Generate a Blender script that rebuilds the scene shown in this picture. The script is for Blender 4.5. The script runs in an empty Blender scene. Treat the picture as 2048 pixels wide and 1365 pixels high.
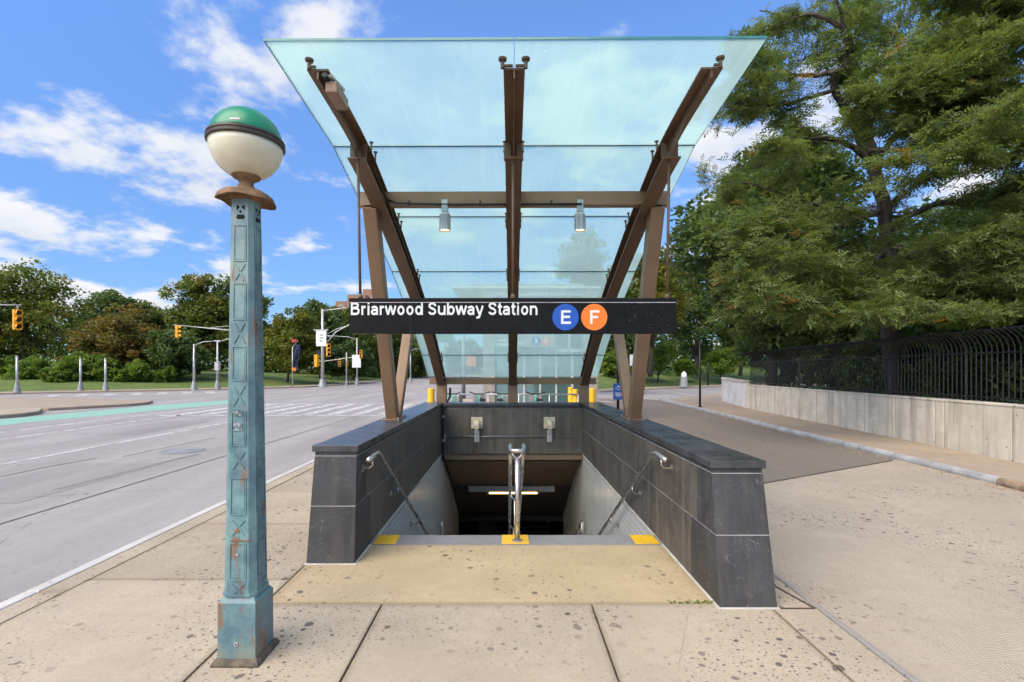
import bpy, math, random
import numpy as np
from mathutils import Vector, Matrix
R = math.radians
S = bpy.context.scene
COL = S.collection

# ------------------------------------------------------------------ camera
cam_d = bpy.data.cameras.new('camera'); cam = bpy.data.objects.new('camera', cam_d); COL.objects.link(cam)
cam.location = (0, 0, 1.65); cam.rotation_euler = (R(90), 0, 0)
cam_d.sensor_width = 36; cam_d.lens = 36 * 1000 / 2048
cam_d.shift_x = 8 / 2048; cam_d.shift_y = 58.5 / 2048
cam_d.clip_start = .05; cam_d.clip_end = 6000
S.camera = cam
# ------------------------------------------------------------------ sky
SUN = Vector((-.50, -.62, .86)).normalized()
W = bpy.data.worlds.new('World'); S.world = W; W.use_nodes = True
def world():
    nt = W.node_tree; N = nt.nodes; L = nt.links; N.clear()
    out = N.new('ShaderNodeOutputWorld'); bg = N.new('ShaderNodeBackground')
    bg.inputs[1].default_value = .15
    sky = N.new('ShaderNodeTexSky'); sky.sky_type = 'NISHITA'; sky.sun_disc = False
    sky.sun_elevation = math.asin(SUN.z); sky.sun_rotation = math.atan2(SUN.x, SUN.y)
    sky.air_density = 1.0; sky.dust_density = .05; sky.ozone_density = 2.5; sky.altitude = 1500
    tc = N.new('ShaderNodeTexCoord'); sep = N.new('ShaderNodeSeparateXYZ'); L.new(tc.outputs['Generated'], sep.inputs[0])
    def m(op, a, b=None, clamp=False):
        n = N.new('ShaderNodeMath'); n.operation = op; n.use_clamp = clamp
        for i, x in enumerate((a, b)):
            if x is None: continue
            if isinstance(x, (int, float)): n.inputs[i].default_value = x
            else: L.new(x, n.inputs[i])
        return n.outputs[0]
    zz = m('MAXIMUM', sep.outputs[2], .0)
    den = m('ADD', zz, .24)
    cx = m('DIVIDE', sep.outputs[0], den); cy = m('DIVIDE', sep.outputs[1], den)
    cmb = N.new('ShaderNodeCombineXYZ'); L.new(cx, cmb.inputs[0]); L.new(cy, cmb.inputs[1]); cmb.inputs[2].default_value = 3.7
    def noise(scale, detail, rough, off):
        mp = N.new('ShaderNodeMapping'); mp.inputs['Location'].default_value = off; L.new(cmb.outputs[0], mp.inputs[0])
        n = N.new('ShaderNodeTexNoise'); n.inputs['Scale'].default_value = scale; n.inputs['Detail'].default_value = detail
        n.inputs['Roughness'].default_value = rough; L.new(mp.outputs[0], n.inputs['Vector']); return n.outputs[0]
    big = noise(2.3, 10, .57, CLOUD_OFF); shade = noise(2.3, 10, .57, (CLOUD_OFF[0] + .10, CLOUD_OFF[1] - .12, CLOUD_OFF[2]))
    wide = noise(.42, 3, .5, (4.3, 1.2, 0))
    cov = m('ADD', big, m('MULTIPLY', m('SUBTRACT', wide, .5), .45))
    mr = N.new('ShaderNodeMapRange'); mr.interpolation_type = 'SMOOTHSTEP'; L.new(cov, mr.inputs[0]); mr.inputs[1].default_value = .468; mr.inputs[2].default_value = .585
    hz = N.new('ShaderNodeMapRange'); L.new(sep.outputs[2], hz.inputs[0]); hz.inputs[2].default_value = .03
    mask = m('MULTIPLY', m('MULTIPLY', mr.outputs[0], .93), hz.outputs[0])
    sh = N.new('ShaderNodeMapRange'); L.new(shade, sh.inputs[0]); sh.inputs[1].default_value = .45; sh.inputs[2].default_value = .75
    cr = N.new('ShaderNodeMix'); cr.data_type = 'RGBA'; L.new(sh.outputs[0], cr.inputs[0])
    cr.inputs[6].default_value = (3.0, 3.0, 3.05, 1); cr.inputs[7].default_value = (2.2, 2.35, 2.65, 1)
    # deeper blue than the raw sky
    gm = N.new('ShaderNodeMix'); gm.data_type = 'RGBA'; gm.blend_type = 'MULTIPLY'; gm.inputs[0].default_value = 1
    ext = N.new('ShaderNodeMapRange'); L.new(zz, ext.inputs[0]); ext.inputs[2].default_value = .55; ext.inputs[3].default_value = .33; ext.inputs[4].default_value = 1.0
    sca = N.new('ShaderNodeVectorMath'); sca.operation = 'SCALE'; L.new(sky.outputs[0], sca.inputs[0]); L.new(ext.outputs[0], sca.inputs['Scale'])
    L.new(sca.outputs[0], gm.inputs[6]); gm.inputs[7].default_value = SKY_TINT
    mx = N.new('ShaderNodeMix'); mx.data_type = 'RGBA'
    L.new(mask, mx.inputs[0]); L.new(gm.outputs[2], mx.inputs[6]); L.new(cr.outputs[2], mx.inputs[7])
    L.new(mx.outputs[2], bg.inputs[0]); L.new(bg.outputs[0], out.inputs[0])
CLOUD_OFF = (33, 71, 5)
SKY_TINT = (.68, .84, 1.04, 1)
world()
# ------------------------------------------------------------------ sun
sl = bpy.data.lights.new('sun', 'SUN'); sl.energy = 2.6; sl.angle = R(65); sl.color = (1, .88, .70)
so = bpy.data.objects.new('sun', sl); COL.objects.link(so); so.rotation_euler = SUN.to_track_quat('Z', 'Y').to_euler()
so.location = (-6, -8, 20)
# ------------------------------------------------------------------ exposure
S.view_settings.view_transform = 'Standard'; S.view_settings.look = 'None'; S.view_settings.gamma = 1
S.view_settings.exposure = 1.12; S.view_settings.use_curve_mapping = False
S.cycles.max_bounces = 4; S.cycles.diffuse_bounces = 3; S.cycles.use_light_tree = False; S.cycles.glossy_bounces = 2; S.cycles.transmission_bounces = 4; S.cycles.transparent_max_bounces = 10
S.cycles.sample_clamp_indirect = 4; S.cycles.use_adaptive_sampling = True; S.cycles.adaptive_threshold = .04

# ================================================================== helpers
class MB:
    def __init__(s): s.v = []; s.f = []
    def add(s, vs, fs):
        o = len(s.v); s.v += [tuple(p) for p in vs]; s.f += [tuple(i + o for i in f) for f in fs]; return s
    def hexa(s, p):
        return s.add(p, [(0,3,2,1), (4,5,6,7), (0,1,5,4), (1,2,6,5), (2,3,7,6), (3,0,4,7)])
    def box(s, x0, x1, y0, y1, z0, z1):
        return s.hexa([(x0,y0,z0),(x1,y0,z0),(x1,y1,z0),(x0,y1,z0),(x0,y0,z1),(x1,y0,z1),(x1,y1,z1),(x0,y1,z1)])
    def prism(s, poly, z0, z1):                       # poly CCW in xy
        n = len(poly)
        vs = [(x,y,z0) for x,y in poly] + [(x,y,z1) for x,y in poly]
        fs = [tuple(range(n-1,-1,-1)), tuple(range(n, 2*n))] + [(i,(i+1)%n,n+(i+1)%n,n+i) for i in range(n)]
        return s.add(vs, fs)
    def poly(s, pts): return s.add(pts, [tuple(range(len(pts)))])
    def loops(s, loops, cap0=True, cap1=True):
        n = len(loops[0]); vs = [p for l in loops for p in l]; fs = []
        for k in range(len(loops)-1):
            for i in range(n):
                j = (i+1) % n; fs.append((k*n+i, k*n+j, (k+1)*n+j, (k+1)*n+i))
        if cap0: fs.append(tuple(range(n-1,-1,-1)))
        if cap1: fs.append(tuple((len(loops)-1)*n+i for i in range(n)))
        return s.add(vs, fs)
    def lathe(s, prof, c=(0,0,0), n=24, cap0=True, cap1=True):
        return s.loops([[(c[0]+r*math.cos(2*math.pi*i/n), c[1]+r*math.sin(2*math.pi*i/n), c[2]+z) for i in range(n)] for r,z in prof], cap0, cap1)
    def tube(s, pts, r, n=8, cap=True):
        pts = [Vector(p) for p in pts]; rr = r if isinstance(r,(list,tuple)) else [r]*len(pts)
        lps = []; up = None
        for i,p in enumerate(pts):
            d = (pts[min(i+1,len(pts)-1)] - pts[max(i-1,0)]).normalized()
            if up is None:
                up = d.cross(Vector((0,0,1)))
                if up.length < .05: up = d.cross(Vector((1,0,0)))
                up.normalize()
            u = (up - d*up.dot(d)); u.normalize(); up = u; w = d.cross(u)
            lps.append([tuple(p + (u*math.cos(2*math.pi*k/n) + w*math.sin(2*math.pi*k/n))*rr[i]) for k in range(n)])
        return s.loops(lps, cap, cap)
    def bar(s, a, b, w, h, up=(0,0,1)):               # rectangular bar from a to b
        a = Vector(a); b = Vector(b); d = (b-a).normalized(); u = Vector(up); sd = d.cross(u).normalized(); u = sd.cross(d).normalized()
        q = [(-w/2,-h/2),(w/2,-h/2),(w/2,h/2),(-w/2,h/2)]
        return s.loops([[tuple(p + sd*x + u*y) for x,y in q] for p in (a,b)])
    def build(s, name, mat, parent=None, smooth=False, bevel=0):
        me = bpy.data.meshes.new(name); me.from_pydata(s.v, [], s.f); me.update()
        if mat: me.materials.append(mat)
        if smooth: me.shade_smooth() if hasattr(me,'shade_smooth') else [setattr(p,'use_smooth',True) for p in me.polygons]
        o = bpy.data.objects.new(name, me); COL.objects.link(o)
        if parent: o.parent = parent
        if smooth == 'auto':
            try: me.set_sharp_from_angle(angle=R(40))
            except Exception: pass
        if bevel:
            b = o.modifiers.new('bevel','BEVEL'); b.width = bevel; b.segments = 2; b.limit_method = 'ANGLE'; b.angle_limit = R(40)
        return o
def tag(o, label=None, cat=None, group=None, kind=None):
    if label: o['label'] = label
    if cat: o['category'] = cat
    if group: o['group'] = group
    if kind: o['kind'] = kind
    return o
def thing(name, label, cat, loc=(0,0,0), rz=0, group=None):
    o = bpy.data.objects.new(name, None); COL.objects.link(o); o.empty_display_size = .2
    o.location = loc; o.rotation_euler = (0,0,rz); return tag(o, label, cat, group)
def struct(o): o['kind'] = 'structure'; return o
def dup(o, parent=None):
    c = o.copy(); COL.objects.link(c)
    if parent: c.parent = parent
    for ch in list(o.children): dup(ch, c)
    return c
def G(px, py, z=0):                                   # the spot on level z seen at a pixel
    Y = (1.65 - z)*1000/(py-741); return ((px-1016)*Y/1000, Y)
def P3(px, py, Y): return ((px-1016)*Y/1000, Y, 1.65-(py-741)*Y/1000)
def rot2(p, a): c,s_ = math.cos(a), math.sin(a); return (p[0]*c-p[1]*s_, p[0]*s_+p[1]*c)

# ================================================================== materials
class NT:
    def __init__(s, name):
        s.m = bpy.data.materials.new(name); s.m.use_nodes = True; s.t = s.m.node_tree; s.N = s.t.nodes; s.L = s.t.links
        s.b = s.N['Principled BSDF']; s._pos = None
    def lk(s, a, b): s.L.new(a, b)
    def pos(s):
        if not s._pos: s._pos = s.N.new('ShaderNodeNewGeometry').outputs['Position']
        return s._pos
    def objc(s): return s.N.new('ShaderNodeTexCoord').outputs['Object']
    def map(s, v, scale=(1,1,1), loc=(0,0,0), rot=(0,0,0)):
        n = s.N.new('ShaderNodeMapping'); n.inputs['Scale'].default_value = scale; n.inputs['Location'].default_value = loc
        n.inputs['Rotation'].default_value = rot; s.lk(v, n.inputs[0]); return n.outputs[0]
    def noise(s, v, scale, detail=4, rough=.5, dist=0):
        n = s.N.new('ShaderNodeTexNoise'); n.inputs['Scale'].default_value = scale; n.inputs['Detail'].default_value = detail
        n.inputs['Roughness'].default_value = rough; n.inputs['Distortion'].default_value = dist; s.lk(v, n.inputs['Vector']); return n
    def voro(s, v, scale, feat='F1', rand=1, dim='3D'):
        n = s.N.new('ShaderNodeTexVoronoi'); n.voronoi_dimensions = dim; n.feature = feat; n.inputs['Scale'].default_value = scale
        n.inputs['Randomness'].default_value = rand; s.lk(v, n.inputs['Vector']); return n
    def math(s, op, a, b=None, clamp=False):
        n = s.N.new('ShaderNodeMath'); n.operation = op; n.use_clamp = clamp
        for i,x in enumerate((a,b)):
            if x is None: continue
            if isinstance(x,(int,float)): n.inputs[i].default_value = x
            else: s.lk(x, n.inputs[i])
        return n.outputs[0]
    def rng(s, v, a, b, c=0, d=1, smooth=True):
        n = s.N.new('ShaderNodeMapRange'); n.interpolation_type = 'SMOOTHSTEP' if smooth else 'LINEAR'
        for i,x in zip((1,2,3,4),(a,b,c,d)): n.inputs[i].default_value = x
        s.lk(v, n.inputs[0]); return n.outputs[0]
    def mix(s, f, a, b, blend='MIX'):
        n = s.N.new('ShaderNodeMix'); n.data_type = 'RGBA'; n.blend_type = blend
        for i,x in ((0,f),(6,a),(7,b)):
            if isinstance(x,(int,float)): n.inputs[i].default_value = x
            elif isinstance(x,(tuple,list)): n.inputs[i].default_value = tuple(x)[:3]+(1,)
            else: s.lk(x, n.inputs[i])
        return n.outputs[2]
    def bump(s, h, strength=.3, dist=.01, prev=None):
        n = s.N.new('ShaderNodeBump'); n.inputs['Strength'].default_value = strength; n.inputs['Distance'].default_value = dist
        s.lk(h, n.inputs['Height'])
        if prev: s.lk(prev, n.inputs['Normal'])
        return n.outputs[0]
    def set(s, col=None, rough=None, metal=None, normal=None):
        for key,x in (('Base Color',col),('Roughness',rough),('Metallic',metal),('Normal',normal)):
            if x is None: continue
            if isinstance(x,(int,float)): s.b.inputs[key].default_value = x
            elif isinstance(x,(tuple,list)): s.b.inputs[key].default_value = tuple(x)[:3]+(1,)
            else: s.lk(x, s.b.inputs[key])
        return s.m
def sc(c, k): return tuple(min(1,x*k) for x in c[:3])
def plain(name, col, rough=.6, metal=0, var=.18, scale=6, bump=.15, bscale=60, objrand=0):
    t = NT(name); p = t.objc()
    n = t.noise(p, scale, 6, .6).outputs[0]; c = t.mix(t.rng(n,.3,.7), sc(col,1-var), sc(col,1+var))
    if objrand:
        oi = t.N.new('ShaderNodeObjectInfo').outputs['Random']
        c = t.mix(1, c, t.mix(oi, (1-objrand,)*3, (1+objrand,)*3), 'MULTIPLY')
    n2 = t.noise(p, bscale, 4, .6).outputs[0]
    r = t.rng(n, .2, .8, max(0,rough-.1), min(1,rough+.1))
    return t.set(c, r, metal, t.bump(n2, bump, .004) if bump else None)
def emis(name, col, strength):
    t = NT(name); t.b.inputs['Emission Color'].default_value = col+(1,); t.b.inputs['Emission Strength'].default_value = strength
    return t.set(col, .5)

def concrete(name, col, spots=1.0, gold=0, broom=0, objrand=.09, edge=0):
    t = NT(name); p = t.pos()
    n1 = t.noise(p, 1.1, 6, .6).outputs[0]; n2 = t.noise(p, 9, 6, .65).outputs[0]; n3 = t.noise(p, 160, 3, .6).outputs[0]
    c = t.mix(t.rng(n1,.3,.7), sc(col,.84), sc(col,1.08)); n0 = t.noise(p, .35, 5, .65).outputs[0]; c = t.mix(t.rng(n0,.45,.75,0,.32), c, sc((col[0],col[1]*.94,col[2]*.82),.80))
    c = t.mix(t.rng(n2,.35,.75,0,.35), c, sc((col[0],col[1]*.93,col[2]*.84),.80))
    c = t.mix(t.rng(n3,.35,.66,0,.42), c, sc(col,.55)); n4 = t.noise(p, 42, 5, .7).outputs[0]; c = t.mix(t.rng(n4,.52,.68,0,.35), c, sc(col,.62)); c = t.mix(t.rng(n4,.30,.42,.25,0), c, sc(col,1.25))
    if objrand:
        oi = t.N.new('ShaderNodeObjectInfo').outputs['Random']
        c = t.mix(1, c, t.mix(oi, (1-objrand,)*3, (1+objrand,)*3), 'MULTIPLY')
    # trodden gum and drips
    wob = t.N.new('ShaderNodeVectorMath'); wob.operation = 'ADD'; t.lk(p, wob.inputs[0])
    nz = t.noise(p, 22, 3, .6); sv = t.N.new('ShaderNodeVectorMath'); sv.operation = 'SCALE'; t.lk(nz.outputs['Color'], sv.inputs[0]); sv.inputs['Scale'].default_value = .03
    t.lk(sv.outputs[0], wob.inputs[1]); q = wob.outputs[0]
    patch = t.rng(t.noise(p, .8, 2).outputs[0], .36, .62, .0, 1)
    for scl,rmax,prob,dark in ((4.1,.033,.34,.92),(7.5,.024,.40,.92),(13,.013,.55,.9),(27,.0075,.60,.85),(60,.0045,.5,.7)):
        if spots < .5 and scl > 15: prob *= .5
        v = t.voro(t.map(q, loc=(scl*3.1,scl*1.7,0)), scl, dim='2D')
        sp = t.N.new('ShaderNodeSeparateColor'); t.lk(v.outputs['Color'], sp.inputs[0])
        rad = t.math('MULTIPLY', t.math('POWER', sp.outputs[1], .7), rmax*scl*(.45+.55*spots))
        on = t.math('GREATER_THAN', sp.outputs[0], 1-prob*spots)
        d = t.math('DIVIDE', v.outputs['Distance'], t.math('MAXIMUM', rad, .001))
        mk = t.math('MULTIPLY', t.rng(d, .75, 1.1, 1, 0), on)
        mk = t.math('MULTIPLY', mk, t.math('MULTIPLY', patch, dark))
        dk = t.mix(sp.outputs[2], (.035,.031,.028), (.12,.105,.09))
        c = t.mix(mk, c, dk)
    # grime in the joints
    if edge:
        ge = t.N.new('ShaderNodeTexCoord').outputs['Generated']; sg_ = t.N.new('ShaderNodeSeparateXYZ'); t.lk(ge, sg_.inputs[0])
        ex = t.math('MINIMUM', t.math('MINIMUM', sg_.outputs[0], t.math('SUBTRACT', 1, sg_.outputs[0])), t.math('MINIMUM', sg_.outputs[1], t.math('SUBTRACT', 1, sg_.outputs[1])))
        ex = t.math('ADD', ex, t.math('MULTIPLY', t.math('SUBTRACT', n2, .5), .05)); c = t.mix(t.rng(ex, .0, .030, .45, 0), c, sc((col[0],col[1]*.92,col[2]*.8),.45))
    # hairline cracks
    ck = t.voro(t.map(q, scale=(1,.6,1)), .55, 'DISTANCE_TO_EDGE', dim='2D'); ckm = t.math('MULTIPLY', t.rng(ck.outputs['Distance'], 0, .004, .55, 0), t.rng(n1,.5,.6))
    c = t.mix(ckm, c, sc(col,.35))
    h = t.math('ADD', t.math('MULTIPLY', n3, .6), t.math('MULTIPLY', n2, .6))
    if broom:
        # patches of raked lines laid crosswise
        ch = t.N.new('ShaderNodeTexChecker'); ch.inputs['Scale'].default_value = 2.2; t.lk(t.map(q, rot=(0,0,.3)), ch.inputs[0])
        def wv(rot):
            w = t.N.new('ShaderNodeTexWave'); w.inputs['Scale'].default_value = 13; w.inputs['Distortion'].default_value = 2.2; w.inputs['Detail'].default_value = 3
            w.inputs['Detail Scale'].default_value = .6; t.lk(t.map(q, rot=(0,0,rot)), w.inputs[0]); return w.outputs['Fac']
        wm = t.N.new('ShaderNodeMix'); t.lk(ch.outputs['Fac'], wm.inputs[0]); t.lk(wv(.3), wm.inputs[2]); t.lk(wv(.3+math.pi/2), wm.inputs[3])
        fade = t.rng(t.noise(p, .55, 3, .6).outputs[0], .34, .54)
        lin = t.math('MULTIPLY', wm.outputs[0], fade)
        h = t.math('ADD', h, t.math('MULTIPLY', lin, 1.4))
        c = t.mix(t.math('MULTIPLY', t.rng(lin,.4,.85,0,1), .52), c, sc(col,.60))
    return t.set(c, .88, 0, t.bump(h, .35, .006))

def asphalt(name, col, streak=1):
    t = NT(name); p = t.pos()
    n1 = t.noise(t.map(p, scale=(.9,.12,1)), 1, 5, .6).outputs[0]; n2 = t.noise(p, 5, 6, .65).outputs[0]; n3 = t.noise(p, 130, 3, .7).outputs[0]
    c = t.mix(t.rng(n1,.3,.7), sc(col,1-.16*streak), sc(col,1+.16*streak)); c = t.mix(t.rng(n2,.4,.75,0,.3), c, sc(col,.78))
    c = t.mix(t.rng(n3,.4,.66,0,.45), c, sc(col,.5)); c = t.mix(t.rng(n3,.62,.75,0,.4), c, sc(col,1.7))
    v = t.voro(p, 7, dim='2D'); sp = t.N.new('ShaderNodeSeparateColor'); t.lk(v.outputs['Color'], sp.inputs[0])
    mk = t.math('MULTIPLY', t.rng(v.outputs['Distance'], .06, .12, .55, 0), t.math('GREATER_THAN', sp.outputs[0], .78))
    c = t.mix(mk, c, sc(col,.4))
    ck = t.voro(t.map(p, scale=(1,.45,1)), .35, 'DISTANCE_TO_EDGE', dim='2D'); c = t.mix(t.math('MULTIPLY', t.rng(ck.outputs['Distance'],0,.006,.6,0), t.rng(n2,.45,.6)), c, sc(col,.35))
    return t.set(c, .85, 0, t.bump(n3, .4, .006))

def slate(name, col, dusty=0, scratch=1, rr=(.30,.55)):
    t = NT(name); p = t.pos()
    n1 = t.noise(p, 3.2, 7, .65).outputs[0]; n2 = t.noise(t.map(p, scale=(9,9,.7)), 1.6, 5, .6).outputs[0]
    c = t.mix(t.rng(n1,.3,.72), sc(col,.72), sc(col,1.3))
    if dusty: c = t.mix(t.rng(n2,.42,.74,0,dusty), c, (.20,.165,.13))
    wob = t.N.new('ShaderNodeVectorMath'); wob.operation = 'ADD'; t.lk(p, wob.inputs[0])
    nz = t.noise(p, 3.5, 2, .5); sv = t.N.new('ShaderNodeVectorMath'); sv.operation = 'SCALE'; t.lk(nz.outputs['Color'], sv.inputs[0]); sv.inputs['Scale'].default_value = .55
    t.lk(sv.outputs[0], wob.inputs[1])
    for scl,w,k,lo in ((5.5,.009,.40,.53),(11,.013,.34,.55),(17,.017,.28,.53)):
        v = t.voro(t.map(wob.outputs[0], loc=(scl,0,scl*.3), rot=(scl*.3,.4,scl*.7)), scl, 'DISTANCE_TO_EDGE')
        gate = t.rng(t.noise(t.map(p, loc=(scl,2,1)), 6, 3, .6).outputs[0], lo, lo+.10)
        c = t.mix(t.math('MULTIPLY', t.rng(v.outputs['Distance'],0,w,k*scratch,0), gate), c, (.42,.42,.42))
    sp = t.noise(p, 75, 2, .5).outputs[0]; c = t.mix(t.rng(sp,.70,.78,0,.5*scratch), c, (.5,.5,.5))
    return t.set(c, t.rng(n1,.3,.7,rr[0],rr[1]), 0, t.bump(t.noise(p,40,5,.6).outputs[0], .12 if rr[0] > .2 else .03, .004))

def rusty_paint(name, col, rust=.5):
    t = NT(name); p = t.objc()
    n1 = t.noise(t.map(p, scale=(1,1,.22)), 14, 7, .65).outputs[0]; n2 = t.noise(p, 7, 6, .6).outputs[0]; n3 = t.noise(p, 90, 3, .6).outputs[0]
    c = t.mix(t.rng(n2,.3,.7), sc((col[0],col[1]*.92,col[2]*1.02),.70), sc((col[0]*1.35,col[1]*1.12,col[2]),1.12))
    z = t.N.new('ShaderNodeSeparateXYZ'); t.lk(p, z.inputs[0])
    fad = t.rng(z.outputs[2], .9, 2.6, 0, .38); c = t.mix(t.math('MULTIPLY', fad, t.rng(n1,.35,.65)), c, (.34,.36,.28))
    rm = t.rng(n1, .70-.22*rust, .78-.2*rust); c = t.mix(t.math('MULTIPLY', rm, .75), c, t.mix(n2, (.30,.13,.035), (.16,.06,.02)))
    low = t.rng(z.outputs[2], .0, .20, .55, 0); c = t.mix(t.math('MULTIPLY', low, t.rng(n2,.40,.58)), c, (.24,.17,.07))
    c = t.mix(t.rng(n3,.66,.74,0,.7), c, (.10,.055,.03))
    return t.set(c, t.rng(n2,.3,.7,.34,.62), .0, t.bump(n1, .18, .004))

def leafmat(name, cols, trans=.3):
    t = NT(name); a = t.N.new('ShaderNodeAttribute'); a.attribute_name = 'tint'
    sp = t.N.new('ShaderNodeSeparateColor'); t.lk(a.outputs['Color'], sp.inputs[0])
    c = t.mix(sp.outputs[0], cols[0], cols[1]); c = t.mix(sp.outputs[1], c, cols[2])
    t.set(c, .5); t.b.inputs['Specular IOR Level'].default_value = .3
    tr = t.N.new('ShaderNodeBsdfTranslucent'); t.lk(t.mix(1, c, (1.6,1.7,.8), 'MULTIPLY'), tr.inputs[0])
    ms = t.N.new('ShaderNodeMixShader'); ms.inputs[0].default_value = trans
    out = t.N['Material Output']; t.lk(t.b.outputs[0], ms.inputs[1]); t.lk(tr.outputs[0], ms.inputs[2]); t.lk(ms.outputs[0], out.inputs[0])
    return t.m
def bark(name, col):
    t = NT(name); p = t.pos(); n = t.noise(t.map(p, scale=(7,7,1.3)), 1.5, 7, .65).outputs[0]
    return t.set(t.mix(t.rng(n,.3,.7), sc(col,.45), sc(col,1.5)), .9, 0, t.bump(n, .8, .03))
def glass_canopy(name, tint=(.58,.88,.79), haze=.62, hazecol=(.50,.69,.64)):
    t = NT(name); N = t.N; p = t.pos()
    tr = N.new('ShaderNodeBsdfTransparent'); tr.inputs[0].default_value = tint+(1,)
    di = N.new('ShaderNodeBsdfTranslucent'); di.inputs[0].default_value = hazecol+(1,)
    df = N.new('ShaderNodeBsdfDiffuse'); df.inputs[0].default_value = hazecol+(1,)
    gl = N.new('ShaderNodeBsdfGlossy'); gl.inputs['Roughness'].default_value = .03
    m0 = N.new('ShaderNodeMixShader'); m0.inputs[0].default_value = .12; t.lk(di.outputs[0], m0.inputs[1]); t.lk(df.outputs[0], m0.inputs[2])
    f = t.rng(t.noise(t.map(p, scale=(1,1,1)), 1.3, 5, .6).outputs[0], .3, .7, haze*.88, haze*1.10)
    st_ = t.rng(t.noise(t.map(p, scale=(11,.5,.5)), 1.5, 4, .6).outputs[0], .50, .72, 0, .06); sp_ = t.rng(t.noise(p, 38, 2, .5).outputs[0], .73, .78, 0, .35)
    f = t.math('ADD', f, t.math('ADD', st_, sp_), True)
    m1 = N.new('ShaderNodeMixShader'); t.lk(f, m1.inputs[0]); t.lk(tr.outputs[0], m1.inputs[1]); t.lk(m0.outputs[0], m1.inputs[2])
    fr = N.new('ShaderNodeFresnel'); fr.inputs[0].default_value = 1.3
    m2 = N.new('ShaderNodeMixShader'); t.lk(t.math('MULTIPLY', fr.outputs[0], .6), m2.inputs[0]); t.lk(m1.outputs[0], m2.inputs[1]); t.lk(gl.outputs[0], m2.inputs[2])
    t.lk(m2.outputs[0], N['Material Output'].inputs[0]); return t.m
def tilemat(name):
    t = NT(name); p = t.pos(); sx = t.N.new('ShaderNodeSeparateXYZ'); t.lk(p, sx.inputs[0])
    cb = t.N.new('ShaderNodeCombineXYZ'); t.lk(sx.outputs[1], cb.inputs[0]); t.lk(sx.outputs[2], cb.inputs[1])
    b = t.N.new('ShaderNodeTexBrick'); t.lk(cb.outputs[0], b.inputs['Vector']); b.inputs['Scale'].default_value = 1
    b.inputs['Brick Width'].default_value = .15; b.inputs['Row Height'].default_value = .075; b.inputs['Mortar Size'].default_value = .0035
    b.inputs['Color1'].default_value = (.80,.775,.72,1); b.inputs['Color2'].default_value = (.83,.81,.765,1); b.inputs['Mortar'].default_value = (.34,.32,.29,1)
    n = t.noise(p, 2.5, 5, .6).outputs[0]; c = t.mix(t.rng(n,.45,.8,0,.35), b.outputs[0], (.42,.38,.32))
    return t.set(c, .28, 0, t.bump(t.math('SUBTRACT', 1, b.outputs['Fac']), .3, .003))

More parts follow.
